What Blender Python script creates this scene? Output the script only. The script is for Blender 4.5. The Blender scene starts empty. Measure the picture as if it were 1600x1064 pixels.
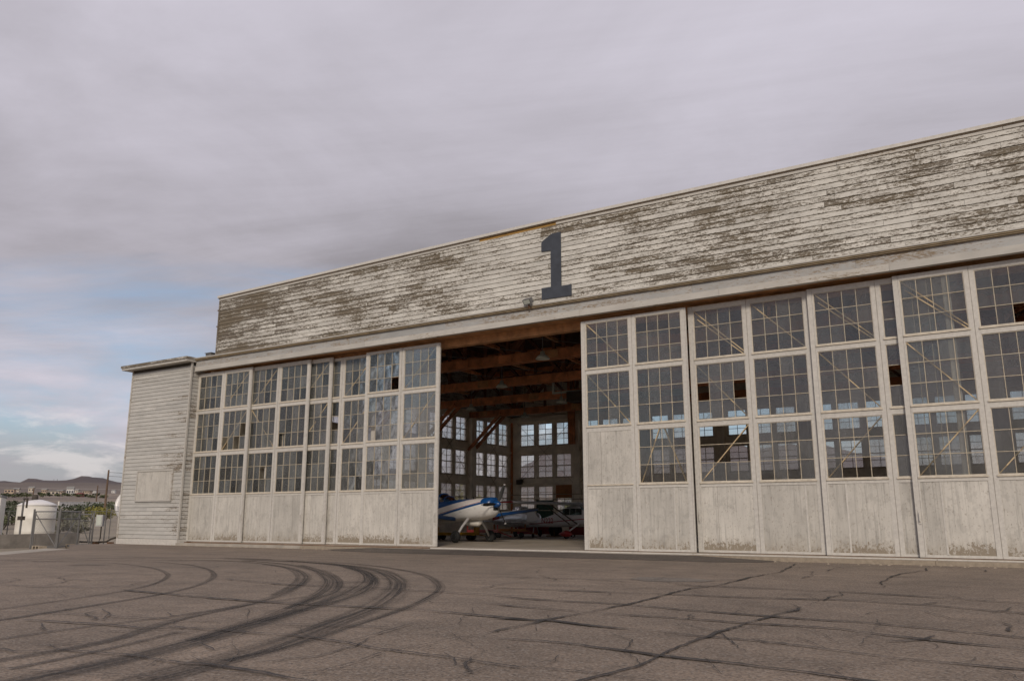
import bpy, math, random
import numpy as np
from mathutils import Vector, Matrix, Euler, noise as mnoise
random.seed(11)
R = math.radians
sc = bpy.context.scene
C = sc.collection

# ------------------------------------------------------------------ camera
F_PX, YAW, PITCH, CAM = 1283.5, 0.562580, 0.213626, Vector((0, -25.452, 1.0407))
cd = bpy.data.cameras.new('camera'); co = bpy.data.objects.new('camera', cd); C.objects.link(co)
cd.sensor_width = 36; cd.sensor_fit = 'HORIZONTAL'; cd.lens = F_PX / 1600 * 36
cd.clip_start = .1; cd.clip_end = 40000
co.location = CAM; co.rotation_euler = (math.pi / 2 + PITCH, 0, YAW)
sc.camera = co

# ------------------------------------------------------------------ sky, sun, exposure
SUN_EL, SUN_AZ = 30, 152          # azimuth clockwise from +Y (the hangar faces -Y)
sd = Vector((math.sin(R(SUN_AZ)) * math.cos(R(SUN_EL)), math.cos(R(SUN_AZ)) * math.cos(R(SUN_EL)), math.sin(R(SUN_EL))))
w = bpy.data.worlds.new('World'); sc.world = w; w.use_nodes = True
nt = w.node_tree; nt.nodes.clear()
class NT:
    def __init__(s, nt): s.nt = nt
    def n(s, t, **k):
        o = s.nt.nodes.new(t)
        ins = k.pop('i', {})
        for a, b in k.items(): setattr(o, a, b)
        for a, b in ins.items(): s.set(o, a, b)
        return o
    def set(s, o, a, b):
        sock = o.inputs[a]
        if isinstance(b, bpy.types.NodeSocket): s.nt.links.new(b, sock)
        elif isinstance(b, bpy.types.Node): s.nt.links.new(b.outputs[0], sock)
        else: sock.default_value = b
    def m(s, op, a, b=0.0, c=None, clamp=False):
        o = s.nt.nodes.new('ShaderNodeMath'); o.operation = op; o.use_clamp = clamp
        s.set(o, 0, a); s.set(o, 1, b)
        if c is not None: s.set(o, 2, c)
        return o.outputs[0]
    def noise(s, vec, scale, detail=4, rough=.55, dist=0, dim='3D'):
        o = s.n('ShaderNodeTexNoise', noise_dimensions=dim, i={'Scale': scale, 'Detail': detail, 'Roughness': rough, 'Distortion': dist})
        if vec is not None: s.set(o, 'Vector', vec)
        return o.outputs[0]
    def ramp(s, fac, a, b):          # smooth step between a and b
        o = s.n('ShaderNodeMapRange', interpolation_type='SMOOTHSTEP', i={0: fac, 1: a, 2: b}); return o.outputs[0]
    def lin(s, fac, a, b, c=0., d=1.):
        o = s.n('ShaderNodeMapRange', i={0: fac, 1: a, 2: b, 3: c, 4: d}); return o.outputs[0]
    def mix(s, f, a, b, blend='MIX'):
        o = s.nt.nodes.new('ShaderNodeMix'); o.data_type = 'RGBA'; o.blend_type = blend
        s.set(o, 0, f); s.set(o, 6, a if not isinstance(a, tuple) else (*a[:3], 1)); s.set(o, 7, b if not isinstance(b, tuple) else (*b[:3], 1))
        return o.outputs[2]
    def mapv(s, vec, sc_=(1, 1, 1), loc=(0, 0, 0)):
        o = s.n('ShaderNodeMapping', i={'Vector': vec, 'Scale': sc_, 'Location': loc}); return o.outputs[0]
T = NT(nt)
tc = T.n('ShaderNodeTexCoord')
sky = T.n('ShaderNodeTexSky', sky_type='NISHITA', sun_disc=False, sun_elevation=R(SUN_EL), sun_rotation=R(SUN_AZ), air_density=1.0, dust_density=1.6, ozone_density=1.2)
sep = T.n('ShaderNodeSeparateXYZ', i={0: tc.outputs['Generated']})
zz = T.m('MAXIMUM', sep.outputs[2], 0.0)
den = T.m('ADD', zz, .09)
px = T.m('DIVIDE', sep.outputs[0], den); py = T.m('DIVIDE', sep.outputs[1], den)
cv = T.n('ShaderNodeCombineXYZ', i={0: px, 1: py, 2: 0.0}).outputs[0]
n1 = T.noise(T.mapv(cv, (.42, .42, 1), (3.1, 1.7, 0)), 1.0, 9, .56, .6)
n2 = T.noise(T.mapv(cv, (.17, .17, 1), (7.3, 4.2, 2)), 1.0, 5, .5, .4)
n3 = T.noise(T.mapv(cv, (1.3, 1.3, 1), (1, 9, 4)), 1.0, 7, .6, .5)
# overcast overhead, breaking up towards the horizon
cover = T.m('ADD', T.ramp(zz, .13, .40), T.m('MULTIPLY', T.m('SUBTRACT', n1, .5), 3.0))
cover = T.m('ADD', cover, T.m('MULTIPLY', T.m('SUBTRACT', n2, .5), 1.0))
cover = T.ramp(cover, -.28, .42)
# low cumulus banks near the horizon (direction space, flattened)
sph = T.mapv(tc.outputs['Generated'], (10, 10, 36), (2.4, .3, 0.4))
cu = T.noise(sph, 1.0, 10, .6, .25)
cu = T.m('MULTIPLY', T.ramp(cu, .50, .66), T.m('MULTIPLY', T.ramp(zz, .015, .05), T.m('SUBTRACT', 1.0, T.ramp(zz, .09, .13))))
bright = T.m('ADD', T.lin(n2, .36, .64, .52, 1.38), T.m('MULTIPLY', T.m('SUBTRACT', n1, .5), .75))
bright = T.m('ADD', bright, T.m('MULTIPLY', T.m('SUBTRACT', n3, .5), .50))
st1 = T.noise(T.mapv(T.n('ShaderNodeVectorRotate', rotation_type='Z_AXIS', i={'Vector': cv, 'Angle': -0.42}).outputs[0], (.30, 1.0, 1), (4, 2, 1)), 1.0, 8, .62, .7)
bright = T.m('ADD', bright, T.m('MULTIPLY', T.m('SUBTRACT', st1, .5), .75))
ccol = T.mix(T.lin(bright, .50, 1.32), (1.55, 1.44, 1.52), (4.3, 4.1, 4.65))
skyc = T.mix(.38, T.mix(1.0, sky.outputs[0], (.60, .72, .82), 'MULTIPLY'), (2.9, 3.1, 3.4))
col = T.mix(cover, skyc, ccol)
stm = T.m('MULTIPLY', T.m('SUBTRACT', 1.0, T.ramp(zz, .05, .125)), .8)      # grey rain haze low down
col = T.mix(stm, col, (2.5, 2.38, 2.5))
col = T.mix(T.m('MULTIPLY', cu, .42), col, (6.0, 5.5, 5.3))
bg = T.n('ShaderNodeBackground', i={'Color': col, 'Strength': .118})
out = T.n('ShaderNodeOutputWorld', i={0: bg.outputs[0]})

sl = bpy.data.lights.new('sun', 'SUN'); so = bpy.data.objects.new('sun', sl); C.objects.link(so)
sl.energy = 1.45; sl.angle = R(10); sl.color = (1, .89, .75)
so.rotation_euler = (-sd).to_track_quat('-Z', 'Y').to_euler(); so.location = (0, -40, 60)
vs = sc.view_settings; vs.view_transform = 'Standard'; vs.look = 'None'; vs.gamma = 1; vs.exposure = 0.42
vs.use_curve_mapping = False
cy = sc.cycles; cy.max_bounces = 14; cy.diffuse_bounces = 7; cy.transparent_max_bounces = 32; cy.transmission_bounces = 8

# ------------------------------------------------------------------ pixel -> point
_F = Vector((-math.sin(YAW) * math.cos(PITCH), math.cos(YAW) * math.cos(PITCH), math.sin(PITCH)))
_R = Vector((math.cos(YAW), math.sin(YAW), 0)); _U = _R.cross(_F)
def ray(x, y): return _F + _R * ((x - 800) / F_PX) - _U * ((y - 532) / F_PX)
def onZ(x, y, z): d = ray(x, y); return CAM + d * ((z - CAM.z) / d.z)
def onY(x, y, Y): d = ray(x, y); return CAM + d * ((Y - CAM.y) / d.y)
def atD(x, y, D): return CAM + ray(x, y) * D           # D metres along the viewing axis
GZ = -.16                                              # apron level, the hangar floor is 0

# ------------------------------------------------------------------ mesh helpers
class MB:
    def __init__(s): s.v = []; s.f = []; s.uv = None; s.mi = []
    def add(s, vs, fs, mi=0):
        o = len(s.v); s.v += [tuple(a) for a in vs]; s.f += [tuple(o + i for i in f) for f in fs]; s.mi += [mi] * len(fs); return s
    def box(s, x0, x1, y0, y1, z0, z1, mi=0):
        return s.add([(x, y, z) for x in (x0, x1) for y in (y0, y1) for z in (z0, z1)],
              [(0, 1, 3, 2), (4, 6, 7, 5), (0, 4, 5, 1), (2, 3, 7, 6), (0, 2, 6, 4), (1, 5, 7, 3)], mi)
    def beam(s, p, q, wd, ht, up=(0, 0, 1), mi=0):
        p, q = Vector(p), Vector(q); d = (q - p).normalized(); u = Vector(up)
        if abs(d.dot(u)) > .98: u = Vector((0, 1, 0))
        a = d.cross(u).normalized(); b = a.cross(d)
        vs = [e + a * (sx * wd / 2) + b * (sz * ht / 2) for e in (p, q) for sx in (-1, 1) for sz in (-1, 1)]
        return s.add(vs, [(0, 1, 3, 2), (4, 6, 7, 5), (0, 4, 5, 1), (2, 3, 7, 6), (0, 2, 6, 4), (1, 5, 7, 3)], mi)
    def loft(s, rings, cap=True, mi=0):
        n = len(rings[0]); vs = [p for r in rings for p in r]; fs = []
        for k in range(len(rings) - 1):
            for j in range(n):
                a, b = k * n + j, k * n + (j + 1) % n
                fs.append((a, b, b + n, a + n))
        if cap: fs.append(tuple(range(n - 1, -1, -1))); fs.append(tuple((len(rings) - 1) * n + j for j in range(n)))
        return s.add(vs, fs, mi)
    def tube(s, pts, r, n=8, mi=0):
        pts = [Vector(p) for p in pts]; rs = r if isinstance(r, (list, tuple)) else [r] * len(pts); rings = []
        for i, p in enumerate(pts):
            d = (pts[min(i + 1, len(pts) - 1)] - pts[max(i - 1, 0)]).normalized()
            u = Vector((0, 0, 1)) if abs(d.z) < .9 else Vector((1, 0, 0))
            a = d.cross(u).normalized(); b = a.cross(d)
            rings.append([p + (a * math.cos(t) + b * math.sin(t)) * rs[i] for t in [2 * math.pi * j / n for j in range(n)]])
        return s.loft(rings, True, mi)
    def lathe(s, prof, n=20, axis='z', c=(0, 0, 0), mi=0):
        rings = []
        for r, h in prof:
            rg = []
            for j in range(n):
                t = 2 * math.pi * j / n; a, b = r * math.cos(t), r * math.sin(t)
                p = {'z': (a, b, h), 'y': (b, h, a), 'x': (h, a, b)}[axis]
                rg.append((p[0] + c[0], p[1] + c[1], p[2] + c[2]))
            rings.append(rg)
        return s.loft(rings, True, mi)
    def build(s, name, mat, parent=None, smooth=False, loc=None):
        me = bpy.data.meshes.new(name); me.from_pydata(s.v, [], s.f)
        for m_ in (mat if isinstance(mat, (list, tuple)) else [mat]): me.materials.append(m_)
        if any(s.mi): me.polygons.foreach_set('material_index', s.mi)
        if smooth: me.polygons.foreach_set('use_smooth', [True] * len(me.polygons))
        me.update()
        return link(name, me, parent, loc)
def link(name, me, parent=None, loc=None, rot=None, scale=None):
    o = bpy.data.objects.new(name, me); C.objects.link(o)
    if parent: o.parent = parent
    if loc is not None: o.location = loc
    if rot is not None: o.rotation_euler = rot
    if scale is not None: o.scale = scale
    return o
def tag(o, label=None, cat=None, group=None, kind=None):
    if label: o['label'] = label
    if cat: o['category'] = cat
    if group: o['group'] = group
    if kind: o['kind'] = kind
    return o
def thing(name, label, cat, loc=(0, 0, 0), rz=0, group=None):
    o = link(name, None, None, loc, (0, 0, rz)); return tag(o, label, cat, group)
def struct(o): o['kind'] = 'structure'; return o
def wm(me_mb, name, mat, smooth=False):          # mesh data only, for sharing
    me = bpy.data.meshes.new(name); me.from_pydata(me_mb.v, [], me_mb.f)
    for m_ in (mat if isinstance(mat, (list, tuple)) else [mat]): me.materials.append(m_)
    if any(me_mb.mi): me.polygons.foreach_set('material_index', me_mb.mi)
    if smooth: me.polygons.foreach_set('use_smooth', [True] * len(me.polygons))
    me.update(); return me

# ------------------------------------------------------------------ materials
def mat(name):
    m = bpy.data.materials.new(name); m.use_nodes = True; m.node_tree.nodes.clear(); t = NT(m.node_tree)
    t.P = t.n('ShaderNodeBsdfPrincipled'); t.O = t.n('ShaderNodeOutputMaterial', i={0: t.P.outputs[0]})
    t.geo = t.n('ShaderNodeNewGeometry'); t.pos = t.geo.outputs['Position']
    t.rnd = t.n('ShaderNodeObjectInfo').outputs['Random']
    return m, t
def bump(t, h, strength=.3, dist=.02):
    b = t.n('ShaderNodeBump', i={'Strength': strength, 'Distance': dist, 'Height': h}); t.set(t.P, 'Normal', b.outputs[0])
def plain(name, col, rough=.6, metal=0, var=.18, scale=3.0, bmp=0, objrnd=0.0):
    m, t = mat(name)
    n = t.noise(t.pos, scale, 6, .6)
    f = t.lin(n, .3, .7, 1 - var, 1 + var)
    if objrnd: f = t.m('MULTIPLY', f, t.lin(t.rnd, 0, 1, 1 - objrnd, 1 + objrnd))
    c = t.mix(1.0, (*col, 1), t.n('ShaderNodeCombineXYZ', i={0: f, 1: f, 2: f}).outputs[0], 'MULTIPLY')
    t.set(t.P, 'Base Color', c); t.set(t.P, 'Roughness', rough); t.set(t.P, 'Metallic', metal)
    if bmp: bump(t, t.noise(t.pos, scale * 6, 4), bmp, .01)
    return m
HB_ = .17
def peel(name, amount, paint, wood, sx=1.0, endx=None, grime=.12, rough=.6, edge=0):
    """white paint flaking off weathered boards that run along X; amount = share of bare wood"""
    m, t = mat(name)
    sep = t.n('ShaderNodeSeparateXYZ', i={0: t.pos})
    off = t.m('MULTIPLY', t.rnd, 37.0)
    v = t.n('ShaderNodeCombineXYZ', i={0: t.m('ADD', sep.outputs[0], off), 1: sep.outputs[1], 2: sep.outputs[2]}).outputs[0]
    big = t.noise(t.mapv(t.pos, (.35 * sx, .35, .9)), 1, 5, .6)
    mid = t.noise(t.mapv(v, (1.5 * sx, 1.5, 8)), 1, 5, .6)
    fine = t.noise(t.mapv(v, (11 * sx, 11, 40)), 1, 6, .76)
    a = t.m('ADD', t.m('MULTIPLY', big, .62), t.m('ADD', t.m('MULTIPLY', mid, .62), t.m('MULTIPLY', fine, 1.30)))
    a = t.m('ADD', a, t.m('MULTIPLY', t.m('SUBTRACT', t.rnd, .5), .20))
    if edge:
        lz = t.n('ShaderNodeSeparateXYZ', i={0: t.n('ShaderNodeTexCoord').outputs['Object']}).outputs[2]
        a = t.m('ADD', a, t.m('MULTIPLY', t.ramp(t.m('ABSOLUTE', t.m('SUBTRACT', lz, HB_ / 2)), HB_ * .30, HB_ * .5), edge))
    if endx:
        for (x0, x1, k) in endx: a = t.m('ADD', a, t.m('MULTIPLY', t.ramp(sep.outputs[0], x0, x1), k))
    th = 1.27 + (0.5 - amount) * 0.70
    mask = t.ramp(a, th - .035, th + .045)
    grain = t.noise(t.mapv(v, (2.5, 2.5, 120)), 1, 4, .6)
    wcol = t.mix(t.lin(grain, .3, .7), tuple(c * .62 for c in wood), tuple(c * 1.35 for c in wood))
    wcol = t.mix(t.m('MULTIPLY', t.ramp(big, .45, .62), .22), wcol, (wood[0] * 1.15, wood[1] * 1.02, wood[2] * .62))
    dirt = t.noise(t.mapv(v, (1.1, 1.1, 3.2)), 1, 6, .65)
    pf = t.m('MULTIPLY', t.lin(dirt, .3, .75, 1.04, 1 - grime * 2.2), t.lin(t.rnd, 0, 1, 1 - grime, 1.05))
    pcol = t.mix(1.0, paint, t.n('ShaderNodeCombineXYZ', i={0: pf, 1: pf, 2: t.m('MULTIPLY', pf, .985)}).outputs[0], 'MULTIPLY')
    # hairline cracking and thin worn film at the flake edges
    thin = t.ramp(a, th - .16, th)
    pcol = t.mix(t.m('MULTIPLY', thin, .38), pcol, tuple(c * 1.7 for c in wood))
    t.set(t.P, 'Base Color', t.mix(mask, pcol, wcol)); t.set(t.P, 'Roughness', t.lin(mask, 0, 1, rough, .9))
    bump(t, t.m('ADD', t.m('MULTIPLY', mask, -1.0), t.m('MULTIPLY', grain, .35)), .55, .006)
    return m
WHITE = (.68, .655, .615)
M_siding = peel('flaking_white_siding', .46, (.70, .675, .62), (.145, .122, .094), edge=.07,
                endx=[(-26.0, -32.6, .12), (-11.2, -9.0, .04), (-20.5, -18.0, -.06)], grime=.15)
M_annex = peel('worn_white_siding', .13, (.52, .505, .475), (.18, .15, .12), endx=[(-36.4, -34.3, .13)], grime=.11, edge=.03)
M_trim = peel('worn_white_trim', .16, (.52, .495, .455), (.27, .225, .175), sx=.7, grime=.1)
M_fascia = peel('faded_blue_white_fascia', .27, (.41, .41, .405), (.25, .20, .15), sx=.6, grime=.12)
M_clean = plain('white_painted_wood', (.53, .505, .46), .55, var=.12, scale=11, bmp=.05, objrnd=.06)
M_mould = plain('bare_wood_moulding', (.30, .235, .15), .8, var=.3, scale=4)
M_pole = plain('weathered_pole_wood', (.13, .085, .055), .9, var=.3)
M_sheath = plain('dark_sheathing', (.06, .05, .04), .9)
M_sash = plain('sash_paint', (.54, .48, .385), .6, var=.2, scale=8)
M_muntin = plain('yellowed_muntin_paint', (.46, .395, .29), .6, var=.22, scale=8)
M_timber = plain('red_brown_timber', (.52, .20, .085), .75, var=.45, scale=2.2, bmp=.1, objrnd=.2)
M_timberd = plain('shadow_brown_timber', (.17, .07, .035), .8, var=.35, scale=2.2, objrnd=.2)  # darker copy of the timber; roof shade put into the colour of webs, posts, purlins
M_timber2 = plain('pale_brown_timber', (.46, .235, .105), .75, var=.35, scale=3)
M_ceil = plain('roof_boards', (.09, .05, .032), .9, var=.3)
M_brace = plain('raw_pine_brace', (.50, .38, .22), .65, var=.2, scale=4)
M_ochre = plain('ochre_board', (.36, .21, .06), .8, var=.25)
M_sign = plain('dark_slate_paint', (.043, .05, .064), .6, var=.25, scale=3, bmp=.05)
M_iwall = plain('dirty_cream_wall', (.76, .69, .57), .8, var=.22, scale=1.3)
M_iframe = plain('brown_window_frame', (.30, .235, .16), .7, var=.2)
M_steel = plain('galvanised_steel', (.17, .165, .16), .6, .3, .15)
M_dark = plain('black_rubber', (.018, .018, .018), .7, 0, .2)
M_rust = plain('rusty_steel', (.16, .085, .045), .8, .2, .4, 9)
M_lamp = plain('pale_enamel', (.50, .53, .47), .35, 0, .1)
M_roof = plain('grey_roofing', (.22, .215, .205), .9)
M_green = plain('dark_green_board', (.03, .075, .05), .7)
M_orange = plain('brown_board', (.30, .115, .03), .7)
M_red = plain('red_paint', (.28, .02, .02), .35, 0, .15)
M_yellow = plain('yellow_paint', (.50, .28, .03), .4, 0, .2)
M_silver = plain('bare_aluminium', (.62, .63, .64), .32, .8, .08)
M_cwhite = plain('aircraft_white', (.72, .70, .68), .3, 0, .05)
M_cgrey = plain('aircraft_grey', (.44, .43, .43), .35, 0, .08)
M_blue = plain('aircraft_blue', (.008, .062, .21), .3, 0, .06)
M_tank = plain('white_plastic_tank', (.70, .67, .60), .5, 0, .06)
M_block = plain('concrete_block', (.30, .25, .19), .9, 0, .2, 8, .2)

def panel_mat():
    m, t = mat('grimy_white_panel')
    sep = t.n('ShaderNodeSeparateXYZ', i={0: t.pos})
    off = t.m('MULTIPLY', t.rnd, 29.0)
    v = t.n('ShaderNodeCombineXYZ', i={0: t.m('ADD', sep.outputs[0], off), 1: sep.outputs[1], 2: sep.outputs[2]}).outputs[0]
    big = t.noise(t.mapv(v, (1.3, 1.3, 1.0)), 1, 6, .62)
    streak = t.noise(t.mapv(v, (9, 9, .9)), 1, 5, .6)
    blot = t.noise(t.mapv(v, (3.2, 3.2, 2.3)), 1, 8, .74)
    drip = t.noise(t.mapv(v, (16, 16, .55)), 1, 5, .7)
    f = t.m('MULTIPLY', t.lin(big, .3, .7, 1.08, .86), t.lin(streak, .3, .72, 1.05, .88))
    f = t.m('MULTIPLY', f, t.lin(t.ramp(drip, .52, .66), 0, 1, 1, .74))
    f = t.m('MULTIPLY', f, t.lin(t.ramp(blot, .52, .60), 0, 1, 1, .86))
    f = t.m('MULTIPLY', f, t.lin(t.rnd, 0, 1, .84, 1.06))
    c = t.mix(1.0, (.575, .555, .515), t.n('ShaderNodeCombineXYZ', i={0: f, 1: t.m('MULTIPLY', f, .985), 2: t.m('MULTIPLY', f, .955)}).outputs[0], 'MULTIPLY')
    spl = t.m('MULTIPLY', t.lin(t.m('ADD', sep.outputs[2], t.m('MULTIPLY', t.m('SUBTRACT', drip, .5), 1.2)), .05, .55, .55, 0.0), t.lin(blot, .35, .6, .3, 1))
    c = t.mix(spl, c, (.27, .225, .165))
    fl = t.noise(t.mapv(v, (17, 17, 11)), 1, 7, .72)
    # flaked paint where splash water reaches
    low = t.m('ADD', fl, t.m('MULTIPLY', t.lin(sep.outputs[2], .04, .66, .34, 0), t.lin(t.rnd, 0, 1, .45, 1.15)))
    low = t.m('ADD', low, t.m('MULTIPLY', big, .1))
    mask = t.ramp(low, .735, .79)
    c = t.mix(t.m('MULTIPLY', mask, .85), c, t.mix(blot, (.15, .115, .075), (.30, .25, .18)))
    speck = t.ramp(t.noise(t.mapv(v, (24, 24, 13)), 1, 5, .72), .59, .64)
    c = t.mix(t.m('MULTIPLY', speck, .60), c, (.2, .16, .12))
    t.set(t.P, 'Base Color', c); t.set(t.P, 'Roughness', .62)
    bump(t, t.m('ADD', t.m('MULTIPLY', mask, -1), t.m('MULTIPLY', streak, .3)), .35, .006)
    return m
M_panel = panel_mat()

def glass_mat(name, dirt_lo, dirt_hi, dcol, tint, refl=1.0, tfac=.4, tcol=(.7, .69, .66)):
    m, t = mat(name); t.nt.nodes.remove(t.P)
    off = t.m('MULTIPLY', t.rnd, 61.0)
    sep = t.n('ShaderNodeSeparateXYZ', i={0: t.pos})
    v = t.n('ShaderNodeCombineXYZ', i={0: t.m('ADD', sep.outputs[0], off), 1: sep.outputs[1], 2: sep.outputs[2]}).outputs[0]
    st = t.noise(t.mapv(t.pos, (7, 7, .6)), 1, 5, .6)
    bl = t.noise(t.mapv(v, (2.4, 2.4, 2.4)), 1, 5, .6)
    d = t.m('ADD', t.m('MULTIPLY', st, .55), t.m('MULTIPLY', bl, .45))
    d = t.lin(d, .3, .7, dirt_lo, dirt_hi)
    d = t.m('MULTIPLY', d, t.lin(t.rnd, 0, 1, .35, 1.65), clamp=True)
    tr = t.n('ShaderNodeBsdfTransparent', i={0: (*tint, 1)})
    df = t.n('ShaderNodeBsdfDiffuse', i={0: (*dcol, 1), 1: .6})
    tl = t.n('ShaderNodeBsdfTranslucent', i={0: (*tcol, 1)})
    dd = t.n('ShaderNodeMixShader', i={0: tfac, 1: df.outputs[0], 2: tl.outputs[0]})
    a = t.n('ShaderNodeMixShader', i={0: d, 1: tr.outputs[0], 2: dd.outputs[0]})
    gl = t.n('ShaderNodeBsdfGlossy', i={0: (1, 1, 1, 1), 1: .06})
    nb = t.n('ShaderNodeBump', i={'Strength': .12, 'Distance': .02, 'Height': t.noise(t.mapv(v, (1.8, 1.8, 1.8)), 1, 2)})
    t.set(gl, 'Normal', nb.outputs[0])
    fr = t.n('ShaderNodeFresnel', i={0: 1.5}); t.set(fr, 'Normal', nb.outputs[0])
    b = t.n('ShaderNodeMixShader', i={0: t.m('MULTIPLY', fr.outputs[0], refl), 1: a.outputs[0], 2: gl.outputs[0]})
    t.set(t.O, 0, b.outputs[0]); return m
M_glass = glass_mat('dusty_door_glass', .08, .30, (.27, .272, .27), (.90, .91, .90))
M_glass2 = glass_mat('very_dusty_door_glass', .13, .36, (.40, .41, .395), (.90, .91, .90))
M_wglass = glass_mat('hazy_window_glass', .12, .42, (.7, .7, .68), (.98, .98, .98), .5, .75, (.92, .91, .88))
M_canopy = glass_mat('canopy_glass', .05, .15, (.1, .2, .2), (.45, .62, .62))

def asphalt(name, base, v1=1.0):
    m, t = mat(name)
    pv = t.mapv(t.pos, (1, 1, .02))
    big = t.noise(pv, .16, 6, .6); mid = t.noise(pv, 1.1, 6, .62); fin = t.noise(pv, 26, 4, .7)
    vo = t.n('ShaderNodeTexVoronoi', i={'Vector': pv, 'Scale': 52.0})
    lane = t.noise(t.mapv(t.pos, (.10, 1.3, .02)), 1, 4, .6)
    f = t.m('MULTIPLY', t.lin(big, .3, .7, .80, 1.18), t.lin(mid, .3, .7, .78, 1.2))
    f = t.m('MULTIPLY', f, t.lin(lane, .3, .7, .88, 1.12))
    f = t.m('MULTIPLY', f, t.lin(fin, .32, .68, .58, 1.40))
    st = t.m('MULTIPLY', t.ramp(t.noise(pv, .55, 7, .7, .4), .60, .70), .30)
    f = t.m('MULTIPLY', f, t.m('SUBTRACT', 1.0, st))
    c = t.mix(1.0, base, t.n('ShaderNodeCombineXYZ', i={0: f, 1: f, 2: f}).outputs[0], 'MULTIPLY')
    sp = t.n('ShaderNodeSeparateColor', i={0: vo.outputs['Color']}).outputs[0]
    c = t.mix(t.m('MULTIPLY', t.ramp(sp, .80, .92), .50 * v1), c, (.30, .27, .235))
    c = t.mix(t.m('MULTIPLY', t.ramp(sp, .16, .08), .55 * v1), c, (.03, .027, .024))
    t.set(t.P, 'Base Color', c); t.set(t.P, 'Roughness', .88)
    bump(t, t.m('ADD', t.m('MULTIPLY', vo.outputs['Distance'], .6), t.m('MULTIPLY', fin, .8)), .5, .012)
    return m
M_asph = asphalt('aged_asphalt', (.195, .150, .112))
M_asph2 = asphalt('newer_dark_asphalt', (.085, .068, .054), .5)
M_conc = plain('concrete', (.36, .325, .275), .85, 0, .2, 1.6, .1)
M_concfloor = plain('oil_stained_concrete', (.36, .31, .25), .55, 0, .25, .7)
M_cwall = plain('stained_concrete_wall', (.26, .235, .205), .9, 0, .35, 1.5, .15)

def ground_mat():
    m, t = mat('desert_ground')
    n = t.noise(t.pos, .12, 8, .65); n2 = t.noise(t.pos, 1.4, 6, .7); n3 = t.noise(t.mapv(t.pos, (.0016, .0016, .0016)), 1, 7, .6)
    ln = t.n('ShaderNodeVectorMath', operation='LENGTH', i={0: t.pos}).outputs['Value']
    near = t.mix(t.lin(n, .3, .7), (.20, .165, .125), (.31, .265, .20))
    near = t.mix(t.m('MULTIPLY', t.ramp(n2, .52, .66), .5), near, (.12, .115, .065))
    far = t.mix(t.lin(n3, .3, .7), (.105, .082, .068), (.165, .128, .102))
    rid = t.mix(t.lin(n3, .3, .7), (.07, .054, .053), (.115, .088, .082))
    c = t.mix(t.ramp(ln, 120, 500), near, far)
    tan = t.m('MULTIPLY', t.m('MULTIPLY', t.ramp(ln, 300, 480), t.m('SUBTRACT', 1.0, t.ramp(ln, 800, 1300))), t.ramp(t.noise(t.mapv(t.pos, (.012, .012, .012)), 1, 5, .6), .40, .58))
    c = t.mix(t.m('MULTIPLY', tan, .7), c, (.33, .265, .195))
    rd = t.m('MULTIPLY', t.ramp(t.m('ABSOLUTE', t.m('SUBTRACT', t.m('ADD', ln, t.m('MULTIPLY', t.noise(t.mapv(t.pos, (.0011, .0011, 0)), 1, 3), 900.0)), 3250.0)), 130, 60), t.ramp(t.noise(t.mapv(t.pos, (.003, .003, 0), (5, 2, 0)), 1, 3), .40, .52))
    c = t.mix(t.m('MULTIPLY', rd, .6), c, (.36, .31, .26))
    c = t.mix(t.ramp(ln, 3900, 5000), c, rid)
    t.set(t.P, 'Base Color', c); t.set(t.P, 'Roughness', .95)
    return m
M_ground = ground_mat()

def mark_mat():
    m, t = mat('tyre_rubber_mark'); uv = t.n('ShaderNodeUVMap')
    s = t.n('ShaderNodeSeparateXYZ', i={0: uv.outputs[0]})
    u = t.m('ABSOLUTE', t.m('SUBTRACT', t.m('MULTIPLY', s.outputs[0], 2.0), 1.0))
    prof = t.m('SUBTRACT', 1.0, t.ramp(u, .25, 1.0))
    st = t.noise(t.n('ShaderNodeCombineXYZ', i={0: t.m('MULTIPLY', s.outputs[0], 11.0), 1: t.m('MULTIPLY', s.outputs[1], .30), 2: t.m('MULTIPLY', t.rnd, 50.0)}).outputs[0], 1, 4, .6)
    sp = t.noise(t.mapv(t.pos, (1, 1, .02)), 18, 4, .7)
    ends = t.m('MULTIPLY', t.ramp(s.outputs[2], 0, 1), 1.0)
    a = t.m('MULTIPLY', t.m('MULTIPLY', prof, t.lin(st, .36, .62, .08, 1)), t.lin(sp, .35, .6, .55, 1))
    t.set(t.P, 'Base Color', (.022, .019, .017, 1)); t.set(t.P, 'Roughness', .75); t.set(t.P, 'Alpha', t.m('MULTIPLY', a, .80, clamp=True))
    return m
M_mark = mark_mat()
def crack_mat():
    m, t = mat('tar_filled_crack')
    n = t.noise(t.mapv(t.pos, (1, 1, .02)), 9, 5, .7)
    t.set(t.P, 'Base Color', (.036, .031, .027, 1)); t.set(t.P, 'Roughness', .8); t.set(t.P, 'Alpha', t.m('MULTIPLY', t.ramp(n, .30, .44), t.lin(t.ramp(t.noise(t.mapv(t.pos, (1, 1, .02)), .9, 3), .36, .52), 0, 1, .35, .95)))
    return m
M_crack = crack_mat()

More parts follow.
